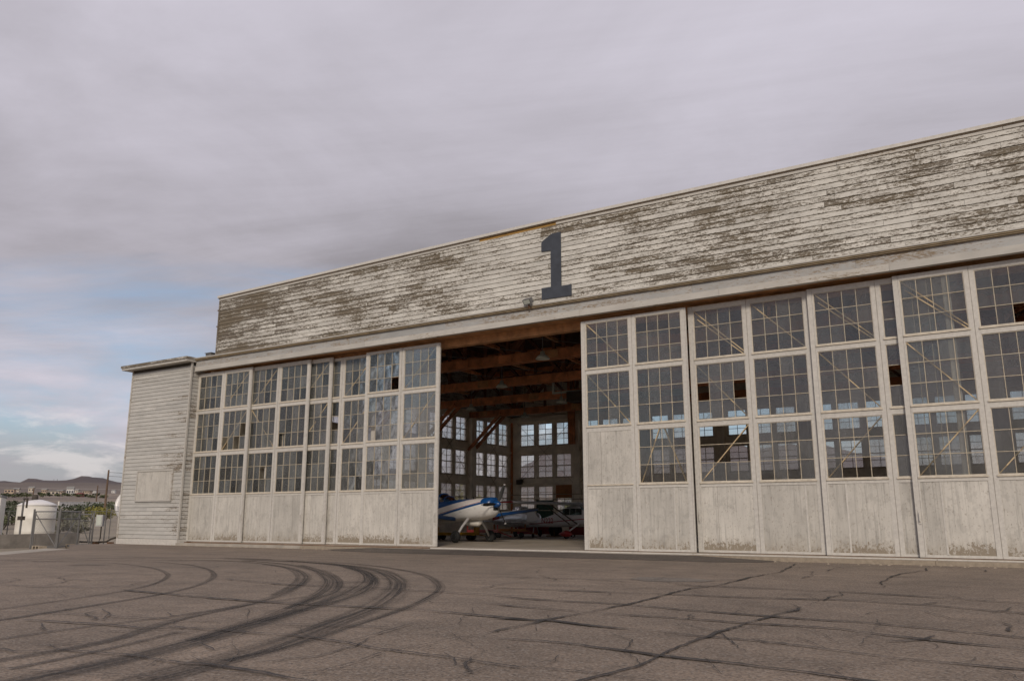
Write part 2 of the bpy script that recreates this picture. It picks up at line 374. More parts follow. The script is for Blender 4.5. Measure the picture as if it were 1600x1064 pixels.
# ------------------------------------------------------------------ ground, apron
def az_px(x): return YAW + math.atan((800 - x) / (F_PX / math.cos(PITCH)))     # left of +Y
PROF = [(0, -.34), (62, -.34), (80, .25), (100, .8), (150, 1.9), (300, 5.2), (620, 15.5), (1500, 43), (3000, 95), (4300, 150)]
def tz(d):
    for (a, za), (b, zb) in zip(PROF, PROF[1:]):
        if d <= b: return za + (zb - za) * (d - a) / (b - a)
    return PROF[-1][1]
def terrain_z(x, y):
    dx, dy = x - CAM.x, y - CAM.y; d = math.hypot(dx, dy); z = tz(d)
    if d > 200: z += min(d, 4000) * .0016 * mnoise.fractal(Vector((x * .0012, y * .0012, 0)), 1, 2, 5)
    if d > 3800:
        k = min(1, (d - 3800) / 2700); az = math.atan2(-dx, dy)
        rise = 1 / (1 + math.exp((az - R(30.8)) * 55)) * (1 / (1 + math.exp((R(8) - az) * 20)))
        top = 6500 * (.0375 + .0075 * mnoise.fractal(Vector((az * 22, 3.3, 0)), .8, 2, 6) + .0035 * math.sin(az * 37 + 1.2)) + rise * 330
        back = 1 if d < 6600 else max(.2, 1 - (d - 6600) / 4000)
        z = z + (top - z) * (k ** 1.25) * back + k * 34 * mnoise.fractal(Vector((x * .0016, y * .0016, 5)), .9, 2, 6)
    return z
rad = [0, 8, 20, 35, 50, 60, 70, 80, 95, 115, 150, 200, 280, 400, 560, 780, 1050, 1400, 1900, 2500, 3200, 3900] + [3900 + 180 * i for i in range(1, 24)] + [9000, 12000]
NA = 900; vs_, fs_ = [], []
for r_ in rad:
    for k in range(NA):
        a = 2 * math.pi * k / NA; x, y = CAM.x - math.sin(a) * r_, CAM.y + math.cos(a) * r_
        vs_.append((x, y, terrain_z(x, y)))
for i in range(len(rad) - 1):
    for k in range(NA):
        k2 = (k + 1) % NA; fs_.append((i * NA + k, i * NA + k2, (i + 1) * NA + k2, (i + 1) * NA + k))
mb = MB().add(vs_, fs_); terr = struct(mb.build('terrain', M_ground, None, True))

def sheet(name, pts, z, m, parent=None):
    return MB().add([(x, y, z) for x, y in pts], [tuple(range(len(pts)))]).build(name, m, parent)
e0, e1, e2 = onZ(-260, 893, GZ), onZ(0, 867, GZ), onZ(108, 857.5, GZ)
edge = [(-26.0, -60), (e0.x + 1, e0.y - 6), (e0.x, e0.y), (e1.x, e1.y), (e2.x, e2.y), (-39.3, -2.6), (-39.3, .2)]
apron = struct(sheet('apron', [(60, -60), (60, .2)][::1] + edge[::-1], GZ, M_asph))
# pale concrete gutter along the far left edge of the apron
mb = MB()
for a, b in zip(edge[1:5], edge[2:5]):
    a, b = Vector((*a, 0)), Vector((*b, 0)); nrm = Vector((0, 0, 1)).cross(b - a).normalized() * .9
    mb.add([(a.x, a.y, GZ + .004), (b.x, b.y, GZ + .004), (b.x + nrm.x, b.y + nrm.y, GZ + .03), (a.x + nrm.x, a.y + nrm.y, GZ + .03),
            (a.x + nrm.x, a.y + nrm.y, -.5), (b.x + nrm.x, b.y + nrm.y, -.5)], [(0, 1, 2, 3), (3, 2, 5, 4)])
mb.build('gutter_edge', M_conc, apron)
# dark asphalt ramp in front of the opening, up to the sill
rp = [(-24.4, -.62), (-23.2, -1.55), (-20.3, -1.95), (-8.0, -1.95), (-6.9, -1.5), (-6.5, -.62)]
mb = MB(); n = len(rp)
mb.add([(x, y, GZ + .006 + (.10 if y > -.7 else 0) * (1 if -23 < x < -7.5 else .0)) for x, y in rp] + [(-22, -.62, GZ + .11), (-9, -.62, GZ + .11)],
       [(0, 1, 6), (1, 2, 6), (2, 3, 7, 6), (3, 4, 7), (4, 5, 7)])
mb.build('asphalt_ramp', M_asph2, apron)
# pale patch
pp = [onZ(x, y, GZ) for x, y in [(985, 904), (1000, 901), (1080, 903), (1118, 907), (1100, 909), (1010, 908)]]
sheet('asphalt_patch', [(p.x, p.y) for p in pp][::-1], GZ + .004, asphalt('pale_asphalt', (.17, .145, .12)), apron)

def ribbon(name, pts, wid, z, m, jit=0, step=.35, taper=True, seed=0):
    rr = random.Random(seed); P = [Vector((p.x, p.y, 0)) for p in pts]
    Q = []
    for i in range(len(P) - 1):                       # Catmull-Rom when smooth, straight when cracked
        p0, p1, p2, p3 = P[max(i - 1, 0)], P[i], P[i + 1], P[min(i + 2, len(P) - 1)]
        k = max(2, min(220, int((p2 - p1).length / step)))
        for j in range(k):
            t = j / k
            if jit: q = p1.lerp(p2, t)
            else: q = .5 * ((2 * p1) + (p2 - p0) * t + (2 * p0 - 5 * p1 + 4 * p2 - p3) * t * t + (3 * p1 - p0 - 3 * p2 + p3) * t ** 3)
            Q.append(q)
    Q.append(P[-1]); vs, uv, L = [], [], 0; nq = len(Q)
    for i, q in enumerate(Q):
        d = (Q[min(i + 1, nq - 1)] - Q[max(i - 1, 0)]); d.normalize(); nr = Vector((-d.y, d.x, 0))
        if i: L += (q - Q[i - 1]).length
        if jit: q = q + nr * jit * (mnoise.noise(Vector((L * .45, seed * 3.7, 0))) * 2.2 + mnoise.noise(Vector((L * 1.9, seed * 1.3, 7))) * 1.1 + mnoise.noise(Vector((L * 6.5, seed * 2.3, 3))) * .7 + rr.uniform(-.12, .12))
        e = min(1, i / 2 + .05, (nq - 1 - i) / 2 + .05) if taper else 1
        ww = wid * e * (1 if not jit else (.50 + 1.3 * max(0, mnoise.noise(Vector((L * .7, seed * 5.1, 2))) + .15) + rr.uniform(-.1, .25))) / 2
        vs += [q - nr * ww + Vector((0, 0, z)), q + nr * ww + Vector((0, 0, z))]; uv += [(0, L), (1, L)]
    me = bpy.data.meshes.new(name); fs = [(2 * i, 2 * i + 2, 2 * i + 3, 2 * i + 1) for i in range(nq - 1)]
    me.from_pydata([tuple(v) for v in vs], [], fs); l = me.uv_layers.new()
    for lp in me.loops: l.data[lp.index].uv = uv[lp.vertex_index]
    me.materials.append(m); me.update(); return link(name, me, apron)
def z5(l): return [onZ(x / 2, 840 + y / 2, GZ) for x, y in l]
def z6(l): return [onZ(800 + x / 2, 840 + y / 2, GZ) for x, y in l]
marks = [
 ([(700, 66), (900, 70), (1080, 80), (1200, 92), (1320, 115), (1368, 143), (1370, 165), (1330, 192), (1250, 226), (1130, 266), (1000, 311), (870, 351), (700, 385)], .26),
 ([(760, 68), (1000, 80), (1160, 98), (1228, 125), (1243, 152), (1218, 186), (1150, 225), (1040, 267), (940, 305), (820, 347), (640, 397), (400, 460), (150, 520)], .62),
 ([(900, 72), (1050, 84), (1130, 105), (1152, 125), (1143, 143), (1100, 168), (1020, 200), (900, 240), (740, 287), (620, 322), (420, 372), (200, 422), (-40, 472)], .50),
 ([(1080, 92), (1150, 112), (1170, 138), (1150, 164), (1090, 190), (960, 222), (820, 262)], .28),
 ([(760, 72), (880, 82), (975, 100), (1020, 126), (1022, 150), (990, 178), (930, 206), (830, 248), (700, 290), (600, 322)], .34),
 ([(940, 86), (1010, 103), (1052, 127), (1060, 150), (1040, 171), (985, 190), (900, 222)], .24),
 ([(560, 72), (720, 74), (840, 84), (915, 97), (955, 117), (952, 136), (910, 164), (840, 190), (740, 216), (620, 241), (520, 266), (330, 325), (0, 383), (-200, 420)], .26),
 ([(820, 84), (890, 94), (924, 112), (929, 130), (905, 152), (850, 180)], .16),
 ([(0, 80), (200, 77), (350, 80), (470, 94), (520, 111), (519, 126), (480, 145), (390, 166), (230, 191), (0, 224), (-200, 250)], .16),
 ([(100, 74), (300, 72), (450, 75), (570, 83), (640, 96), (667, 112), (659, 131), (600, 155), (480, 181), (300, 211), (80, 246), (-150, 280)], .19),
 ([(-300, 78), (0, 71), (250, 66), (500, 63), (700, 64), (850, 68)], .34), ([(-300, 88), (0, 77), (250, 72), (560, 70), (800, 74)], .24),
 ([(215, 88), (270, 85), (330, 87)], .55), ([(30, 412), (230, 372), (420, 330), (560, 296)], .14), ([(0, 318), (180, 292), (330, 272), (520, 250), (700, 222), (960, 185)], .10)]
for i, (l, wd) in enumerate(marks): ribbon('tyre_mark', z5(l), wd, GZ + .0045 + .0006 * i, M_mark, 0, .3, False, i)
cr6 = [([(885, 82), (840, 108), (745, 125), (640, 150), (560, 160), (490, 178), (350, 210), (240, 235), (115, 255), (60, 270), (-80, 300)], .075),
 ([(1285, 95), (1297, 103), (1215, 113), (1170, 130), (1140, 141), (1165, 155), (1120, 158)], .06), ([(1025, 170), (1020, 180), (975, 188), (960, 198)], .08),
 ([(880, 210), (905, 220), (890, 228), (820, 245), (735, 268), (600, 315), (480, 355), (370, 405), (220, 448), (80, 500)], .06),
 ([(-60, 254), (110, 260), (290, 282), (440, 292), (590, 312), (780, 325), (1020, 355), (1240, 385), (1420, 400), (1700, 425)], .075),
 ([(-60, 316), (200, 335), (300, 350), (470, 370), (700, 395), (960, 428), (1200, 465)], .075), ([(-20, 402), (100, 410), (280, 428), (500, 458)], .06),
 ([(-60, 186), (100, 195), (330, 208), (560, 230), (840, 250), (1100, 268), (1350, 290), (1700, 325)], .09),
 ([(-60, 211), (230, 232), (540, 255), (740, 270), (1000, 285), (1270, 320), (1700, 360)], .09), ([(-60, 157), (300, 172), (500, 178), (800, 190), (1050, 197), (1300, 212), (1700, 248)], .10),
 ([(-60, 122), (200, 130), (560, 150), (1000, 168), (1700, 212)], .09), ([(350, 112), (700, 126), (1100, 143), (1600, 165)], .07),
 ([(960, 428), (1150, 400), (1240, 383), (1310, 379)], .05), ([(1380, 398), (1435, 388), (1442, 375)], .06), ([(1170, 327), (1290, 318), (1320, 308)], .06), ([(1520, 265), (1550, 278), (1555, 296)], .09),
 ([(1280, 210), (1330, 203)], .12), ([(1490, 236), (1545, 230), (1560, 220)], .10), ([(520, 262), (575, 250), (545, 246), (570, 240)], .06), ([(150, 368), (120, 388), (60, 398)], .05),
 ([(760, 320), (800, 332), (870, 340)], .06), ([(0, 105), (150, 88), (260, 70)], .06), ([(270, 176), (300, 180), (290, 172)], .07), ([(980, 105), (1010, 96), (1035, 93)], .07), ([(840, 182), (870, 178), (960, 183)], .07)]
cr5 = [([(-80, 340), (60, 358), (200, 352), (280, 358), (420, 372), (560, 395), (700, 408), (900, 440), (1000, 460)], .055), ([(60, 258), (200, 268), (350, 275), (440, 285), (540, 280), (650, 290), (860, 305), (990, 320), (1180, 350), (1400, 375), (1660, 411)], .06),
 ([(290, 232), (270, 240), (300, 255), (285, 262)], .07), ([(320, 225), (350, 240), (340, 258), (300, 262)], .08), ([(380, 165), (600, 185), (870, 205), (1100, 218), (1350, 232), (1660, 258)], .09),
 ([(540, 275), (560, 262), (640, 240)], .06), ([(1240, 362), (1330, 338), (1440, 315), (1520, 302)], .055), ([(1330, 338), (1342, 346), (1290, 358)], .055), ([(1100, 390), (1180, 368), (1210, 358)], .05),
 ([(610, 330), (640, 345), (665, 356)], .05), ([(1480, 375), (1455, 405), (1470, 425), (1430, 432)], .06), ([(1560, 400), (1480, 425), (1440, 445)], .05), ([(880, 440), (1000, 425), (1060, 405), (1120, 385)], .045),
 ([(700, 130), (900, 148), (1200, 160), (1500, 178), (1700, 190)], .08), ([(1340, 200), (1360, 206), (1540, 208), (1600, 212)], .09), ([(-60, 232), (80, 236), (200, 240), (420, 252), (640, 262), (900, 272), (1250, 285)], .05),
 ([(1000, 320), (1080, 330), (1180, 300), (1300, 270)], .045), ([(-60, 410), (120, 420), (330, 432), (600, 452)], .05), ([(1500, 160), (1550, 150), (1650, 138)], .08), ([(0, 150), (150, 155), (330, 160)], .08), ([(150, 130), (350, 138), (640, 146)], .07)]
for i, (l, wd) in enumerate(cr6): ribbon('pavement_crack', z6(l), wd * .85 if len(l) > 4 else wd * .42, GZ + .015 + .0002 * i, M_crack, .04, .07, True, 40 + i)
for i, (l, wd) in enumerate(cr5): ribbon('pavement_crack', z5(l), wd * .85 if len(l) > 4 else wd * .42, GZ + .02 + .0002 * i, M_crack, .04, .07, True, 90 + i)

rb_ = random.Random(303)
for i in range(190):                                   # short hairline cracks between the long joints
    p = onZ(rb_.uniform(-50, 1650), rb_.choice([rb_.uniform(885, 930), rb_.uniform(900, 1000), rb_.uniform(940, 1060)]), GZ); a = rb_.choice([rb_.gauss(0, .35), rb_.gauss(1.5, .5)]); L = rb_.uniform(.5, 2.6); pts = [p]
    for k in range(3): a += rb_.gauss(0, .5); pts.append(pts[-1] + Vector((math.cos(a), math.sin(a), 0)) * L / 3)
    ribbon('pavement_crack', pts, rb_.uniform(.006, .016) * max(1, (p - CAM).length / 11), GZ + .012 + .00005 * i, M_crack, .04, .07, True, 400 + i)

# ------------------------------------------------------------------ hangar shell
XC = -13.95
XL, XR, YB = -33.5, 2 * XC + 33.5, 27.61             # inner faces of side and back walls
hangar = thing('hangar', 'long weathered white wooden hangar with peeling clapboard front and wide door opening', 'hangar')
struct_floor = struct(MB().box(XL - .2, XR + .2, -.08, YB + .2, -.6, 0).build('hangar_floor', M_concfloor))
ZR = [(1.68, 3.40), (4.03, 5.70), (6.38, 8.0)]          # window rows
def bays_back():
    out = []
    b = -33.2 + .47
    while b < XR - 4:
        out.append([(b + k * 1.555, b + k * 1.555 + 1.22) for k in range(3)]); b += 5.33
    return out
BB = bays_back()
LB = []
for yc in (22.75, 17.33, 11.91, 6.49):
    LB.append([(yc + k * 1.56, yc + k * 1.56 + 1.24) for k in range(3)])
def wall_bands(ops, a0, a1, ztop, put):
    ops = sorted(ops); zs = [-.05] + [z for r_ in ZR for z in r_] + [ztop]
    for k in range(0, len(zs), 2): put(a0, a1, zs[k], zs[k + 1])
    for z0, z1 in ZR:
        c = a0
        for p, q in ops: put(c, p, z0, z1); c = q
        put(c, a1, z0, z1)
mb = MB(); wall_bands([o for b in BB for o in b], XL - .2, XR + .2, 11.2, lambda a, b, z0, z1: mb.box(a, b, YB, YB + .2, z0, z1)); mb.build('back_wall', M_iwall, hangar)
for X0, X1 in ((XL - .2, XL), (XR, XR + .2)):
    mb = MB(); wall_bands([o for b in LB for o in b], .3, YB, 8.6, lambda a, b, z0, z1: mb.box(X0, X1, a, b, z0, z1)); mb.build('side_wall', M_iwall, hangar)
# upper side walls, ledges and roof
UL, UR = -32.62, 2 * XC + 32.62
def ztop(x): return 11.60 + .235 * (1 - abs(x - XC) / (XC - UL)) if x < XC else 11.835 - .0015 * (x - XC)
for s, X0 in ((1, UL), (-1, UR)):
    MB().box(min(X0, X0 + s * .15), max(X0, X0 + s * .15), -.1, YB + .2, 8.62, 11.45).build('upper_side_wall', M_annex, hangar)
    xo = X0 - s * 1.3
    MB().box(min(xo, X0), max(xo, X0), .0, YB + .3, 8.605, 8.70).build('ledge_roof', M_roof, hangar)
mb = MB()
for s, X0 in ((1, UL), (-1, UR)):
    mb.add([(X0, -.1, 11.42), (XC, -.1, 11.66), (XC, YB + .3, 11.66), (X0, YB + .3, 11.42), (X0, -.1, 11.30), (XC, -.1, 11.54), (XC, YB + .3, 11.54), (X0, YB + .3, 11.30)],
           [(0, 1, 2, 3), (4, 7, 6, 5), (0, 4, 5, 1), (2, 6, 7, 3), (0, 3, 7, 4)])
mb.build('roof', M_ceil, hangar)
# interior trusses
TY = [22.2, 16.8, 11.4, 6.0]
zc0, zc1 = 8.0, 8.42
NP = 15
for ty in TY:
    tr = MB().box(XL + .02, XR - .02, ty - .22, ty - .07, zc0, zc1).box(XL + .02, XR - .02, ty + .07, ty + .22, zc0, zc1).build('truss', M_timber, hangar)
    MB().box(XL + 1, XR - 1, ty - .17, ty + .17, 10.75, 11.1).build('top_chord', M_timber, tr)
    xs = [XL + 1.2 + (XR - XL - 2.4) * k / NP for k in range(NP + 1)]
    for k in range(NP):
        a, b = (zc1 - .1, 10.8) if k % 2 else (10.8, zc1 - .1)
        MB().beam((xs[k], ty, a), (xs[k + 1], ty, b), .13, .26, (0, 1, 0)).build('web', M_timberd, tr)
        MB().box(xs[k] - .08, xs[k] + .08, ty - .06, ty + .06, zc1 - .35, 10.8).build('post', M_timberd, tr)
        MB().box(xs[k] - .34, xs[k] + .34, ty - .25, ty - .222, zc0 + .03, zc1 - .03).build('splice_plate', M_timber2 if k % 3 == 0 else M_timber, tr)
    for s, X0 in ((1, XL), (-1, XR)):
        for dy in (-.32, .32):
            MB().beam((X0 + s * .05, ty + dy, 5.75), (X0 + s * 2.75, ty + dy, 8.15), .14, .24, (0, 1, 0)).build('knee_brace', M_timber, tr)
for s, X0 in ((1, XL), (-1, XR)):
    for ty in TY:
        MB().box(min(X0, X0 + s * .32), max(X0, X0 + s * .32), ty - .28, ty + .28, 0, 8.0).build('wall_column', M_iwall, hangar)
for b in BB:
    x = b[0][0] - .44
    if x > XL + 1: MB().box(x - .2, x + .2, YB - .3, YB, 0, 8.6).build('wall_column', M_iwall, hangar)
MB().box(XL, XL + .12, YB - .12, YB - .002, 0, 8.6).build('corner_post', M_timber, hangar)
MB().box(XL + .002, XR - .002, YB - .28, YB - .02, 8.18, 8.5).build('wall_plate', M_iwall, hangar)
MB().box(-28.3, -27.85, YB - .62, YB - .32, 6.3, 11).build('timber_post', M_timber, hangar)
# roof bracing between trusses: pale struts and rods
rr = random.Random(5)
ys = [.75] + TY[::-1] + [YB]
for k in range(len(ys) - 1):
    for j in range(0, 12):
        x = XL + 2 + j * 3.1 + (1.5 if k % 2 else 0)
        if x > XR - 3: continue
        MB().beam((x, ys[k] + .25, 8.35), (x - 1.3, ys[k + 1] - .25, 8.75), .1, .14).build('ceiling_strut', M_timber2 if j % 2 else M_timber, hangar)
        MB().tube([(x, ys[k], 8.5), (x + 3.1, ys[k + 1], 8.5)], .016, 5).build('tie_rod', M_steel, hangar)
for j in range(12):
    x = XL + 1.6 + j * 3.2
    MB().box(x - .07, x + .07, .8, YB, 10.9, 11.2).build('purlin', M_timberd, hangar)
# header beam behind the doors, seen in the opening
hb = MB().box(XL - .7, XR + .7, .62, .92, 7.80, 8.50).build('header_beam', M_timber2, hangar)
# windows of the back and side walls
PW, PH = 1.22, 1.64
mf = MB()
for a in (0, PW - .035): mf.box(a, a + .035, 0, .1, 0, PH)
for z, q in ((0, .035), (PH / 2 - .03, .06), (PH - .035, .035)): mf.box(.035, PW - .035, 0, .1, z, z + q)
mf.box(-.06, PW + .06, -.1, -.003, -.06, -.003)
FRAME = wm(mf, 'window', M_sash)
mg = MB().box(PW / 2 - .014, PW / 2 + .014, .03, .07, .035, PH - .035)
for z in (PH * .26, PH * .74): mg.box(.035, PW / 2 - .016, .03, .07, z - .013, z + .013).box(PW / 2 + .016, PW - .035, .03, .07, z - .013, z + .013)
MUNT = wm(mg, 'muntin', M_iframe)
pw, ph = (PW - .07 - .03) / 2, .368
PANE = wm(MB().box(0, pw, 0, .005, 0, ph), 'pane', M_wglass)
BIGP = wm(MB().box(.035, PW - .035, .05, .055, .035, PH - .035), 'glazing', M_wglass)
def window(p, rz, w_, h_, fine, rnd):
    o = link('window', FRAME, hangar, p, (0, 0, rz), (w_ / PW, 1, h_ / PH))
    link('muntin', MUNT, o)
    if not fine: link('glazing', BIGP, o); return o
    for i in range(2):
        for j, z in enumerate((.038, .038 + ph + .01, PH / 2 + .033, PH / 2 + .033 + ph + .01)):
            if rnd.random() < .03: continue
            link('pane', PANE, o, (.04 + i * (pw + .02), .05, z), (rnd.uniform(-.01, .01), 0, rnd.uniform(-.01, .01)))
    return o
rw = random.Random(8)
for bi, b in enumerate(BB):
    for k, (a, c) in enumerate(b):
        for r_, (z0, z1) in enumerate(ZR):
            window((a, YB + .03, z0), 0, c - a, z1 - z0, bi < 2, rw)
for bi, b in enumerate(LB):
    for k, (a, c) in enumerate(b):
        for z0, z1 in ZR:
            window((XL - .03, a, z0), R(90), c - a, z1 - z0, bi < 2, rw)
            window((XR + .03, c, z0), R(-90), c - a, z1 - z0, False, rw)
# boards and pipes on the back wall
MB().box(BB[0][2][0] - .03, BB[0][2][1] + .03, YB - .06, YB - .004, 2.50, 3.45).build('brown_board', M_orange, hangar)
MB().box(-31.3, -29.9, YB - .06, YB - .004, .15, 2.38).build('green_board', M_green, hangar)
for z in (2.42, 2.78): MB().tube([(XL + .2, YB - .35, z), (-24, YB - .35, z)], .03, 6).build('wall_pipe', M_iframe, hangar)
MB().box(-32.9, -32.45, YB - .3, YB - .004, 3.55, 3.9).build('junction_box', M_sheath, hangar)

# rod bracing across the wall bays
for b in LB[:3]:
    a0, a1 = b[0][0] - .2, b[2][1] + .2
    for z0, z1 in ((3.9, 8.1), (1.5, 5.8)):
        MB().tube([(XL + .14, a0, z0), (XL + .14, a1, z1)], .014, 5).build('wall_rod', M_iframe, hangar); MB().tube([(XL + .17, a0, z1), (XL + .17, a1, z0)], .014, 5).build('wall_rod', M_iframe, hangar)
for b in BB[:3]:
    a0, a1 = b[0][0] - .2, b[2][1] + .2
    MB().tube([(a0, YB - .12, 8.1), (a1, YB - .12, 3.6)], .014, 5).build('wall_rod', M_iframe, hangar); MB().tube([(a0, YB - .15, 3.6), (a1, YB - .15, 8.1)], .014, 5).build('wall_rod', M_iframe, hangar)
for z in (3.55, 5.85): MB().box(XL + .003, XL + .11, .8, YB - .2, z, z + .12).build('wall_girt', M_iwall, hangar); MB().box(XL + .3, XR - .3, YB - .11, YB - .003, z, z + .12).build('wall_girt', M_iwall, hangar)
# ------------------------------------------------------------------ front: siding, fascia, cap
YS = -.30
facade = MB().add([(UL + .03, YS, 8.6), (UR - .03, YS, 8.6), (UR - .03, YS, 11.45), (XC, YS, 11.7), (UL + .03, YS, 11.45),
                   (UL + .03, YS + .18, 8.6), (UR - .03, YS + .18, 8.6), (UR - .03, YS + .18, 11.45), (XC, YS + .18, 11.7), (UL + .03, YS + .18, 11.45)],
                  [(0, 1, 2, 3, 4), (9, 8, 7, 6, 5), (0, 5, 6, 1), (1, 6, 7, 2), (2, 7, 8, 3), (3, 8, 9, 4), (4, 9, 5, 0)]).build('facade', M_sheath, hangar)
EX = .183; HB = EX - .013
PLANK = wm(MB().add([(0, 0, 0), (0, -.030, 0), (0, -.012, HB), (0, 0, HB), (1, 0, 0), (1, -.030, 0), (1, -.012, HB), (1, 0, HB)],
                    [(0, 1, 2, 3), (4, 7, 6, 5), (1, 5, 6, 2), (0, 4, 5, 1), (2, 6, 7, 3)]), 'plank', M_siding)
rp_ = random.Random(21)
for r_ in range(16):
    z0 = 8.705 + r_ * EX
    x = UL + .04; xe = UR - .04
    if r_ == 15: d = (11.66 - 11.60) / .235 * (XC - UL); x = UL + d * .9
    while x < xe - .02:
        L = rp_.choice([1.1, 1.8, 2.4, 3.0, 3.6, 3.6, 4.2, 4.9]) * rp_.uniform(.9, 1.1)
        if UL + .04 <= x and x + L > xe - 1.0: L = xe - x
        o = link('plank', PLANK, facade, (x, YS - .0015 + rp_.uniform(-.006, 0.0), z0 + rp_.uniform(-.003, .003)), (rp_.uniform(-.012, .006), 0, 0), (L - .007, 1, 1))
        x += L
def slope_board(name, xa, xb, zo0, zo1, y0, y1, m, parent, n=1):
    mb = MB(); xs = [xa] + ([XC] if xa < XC < xb else []) + [xb]
    for a, b in zip(xs, xs[1:]):
        mb.add([(x, y, ztop(x) + z) for x in (a, b) for y in (y0, y1) for z in (zo0, zo1)], [(0, 1, 3, 2), (4, 6, 7, 5), (0, 4, 5, 1), (2, 3, 7, 6), (0, 2, 6, 4), (1, 5, 7, 3)])
    return mb.build(name, m, parent)
for a, b in ((UL - .02, -27.3), (-27.29, -22.1), (-22.09, -17.35), (-13.92, -9.2), (-9.19, -4.1), (-4.09, .3), (.31, UR + .02)):
    slope_board('frieze_board', a, b, -.205, -.055, YS - .045, YS + .01, M_trim, hangar)
slope_board('frieze_board', -17.34, -13.93, -.205, -.055, YS - .018, YS + .01, M_ochre, hangar)['label'] = 'bare ochre stretch where the frieze board is missing'
slope_board('roof_cap', UL - .12, UR + .12, -.075, .03, YS - .12, YS + .35, M_clean, hangar)
slope_board('drip_edge', UL - .10, UR + .10, -.105, -.077, YS - .075, YS + .01, M_iframe, hangar)
MB().box(UL - .05, UL + .035, YS - .05, YS + .2, 8.62, 11.5).build('corner_board', M_siding, hangar)
MB().box(UR - .035, UR + .05, YS - .05, YS + .2, 8.62, 11.5).build('corner_board', M_siding, hangar)
for z in (10.9, 10.1):
    MB().box(UL - .16, UL - .052, YS - .02, YS + .05, z, z + .06).build('bracket', M_rust, hangar)
# moulding under the siding and header fascia
HX0, HX1 = -34.12, 2 * XC + 34.12
for zz0, zz1, y0 in ((8.655, 8.70, -.44), (8.612, 8.654, -.41), (8.575, 8.611, -.375)):
    MB().box(HX0, HX1, y0, -.1, zz0, zz1).build('moulding', M_trim if zz0 > 8.65 else M_mould, hangar)
xs = [HX0] + [HX0 + 5.05 * k for k in range(1, 8)] + [HX1]
for a, b in zip(xs, xs[1:]):
    MB().box(a, b - .006, -.29, -.14, 8.27, 8.573).build('fascia_board', M_fascia, hangar)
    MB().box(a + .9, min(b + .894, HX1), -.325, -.13, 8.055, 8.267).build('fascia_board', M_trim, hangar)
MB().box(HX0, HX0 + .895, -.325, -.13, 8.055, 8.267).build('fascia_board', M_trim, hangar)
MB().box(HX0, HX1, -.128, .60, 8.10, 8.16).build('soffit', M_timber2, hangar)
# sill rail in front of the doors
for i, (a, b, m_) in enumerate(((-34.1, -26.0, M_conc), (-25.99, -19.6, M_block), (-19.59, -9.3, M_conc), (-9.29, -2.5, M_block), (-2.49, 6.1, M_block))):
    MB().box(a, b, -.62, -.09, -.5, -.045).build('door_sill', m_, hangar)
    MB().box(a, b - .01, -.16, -.11, -.044, -.012).build('door_track', M_rust if i in (0, 1) else M_clean, hangar)

one = [(-14.54, 11.02), (-14.46, 11.10), (-14.09, 11.30), (-13.72, 11.30), (-13.72, 9.25), (-13.31, 9.25), (-13.31, 8.83), (-14.54, 8.85), (-14.54, 9.28), (-14.15, 9.28), (-14.15, 10.66), (-14.54, 10.68)]
n = len(one); yf, yb = YS - .062, YS - .034
num = MB().add([(x, yf, z) for x, z in one] + [(x, yb, z) for x, z in one], [tuple(range(n))[::-1], tuple(range(n, 2 * n))] + [(i, (i + 1) % n, n + (i + 1) % n, n + i) for i in range(n)]).build('numeral_sign', M_sign)
tag(num, 'large dark grey numeral 1 mounted on the peeling front above the opening', 'sign')
fl = thing('floodlight', 'small square floodlight on the moulding just left of the numeral', 'floodlight', (-15.02, -.46, 8.58))
f_ = MB(); f_.box(-.18, .18, -.08, .08, -.10, .10); fo = f_.build('housing', M_steel, fl, loc=(0, -.08, .24)); fo.rotation_euler = (R(35), 0, R(-12))
MB().box(-.14, .14, -.012, 0, -.075, .075).build('lens', M_lamp, fo, loc=(0, -.081, 0))
MB().tube([(0, .02, 0), (0, -.03, .16)], .03, 8).build('bracket', M_rust, fl)

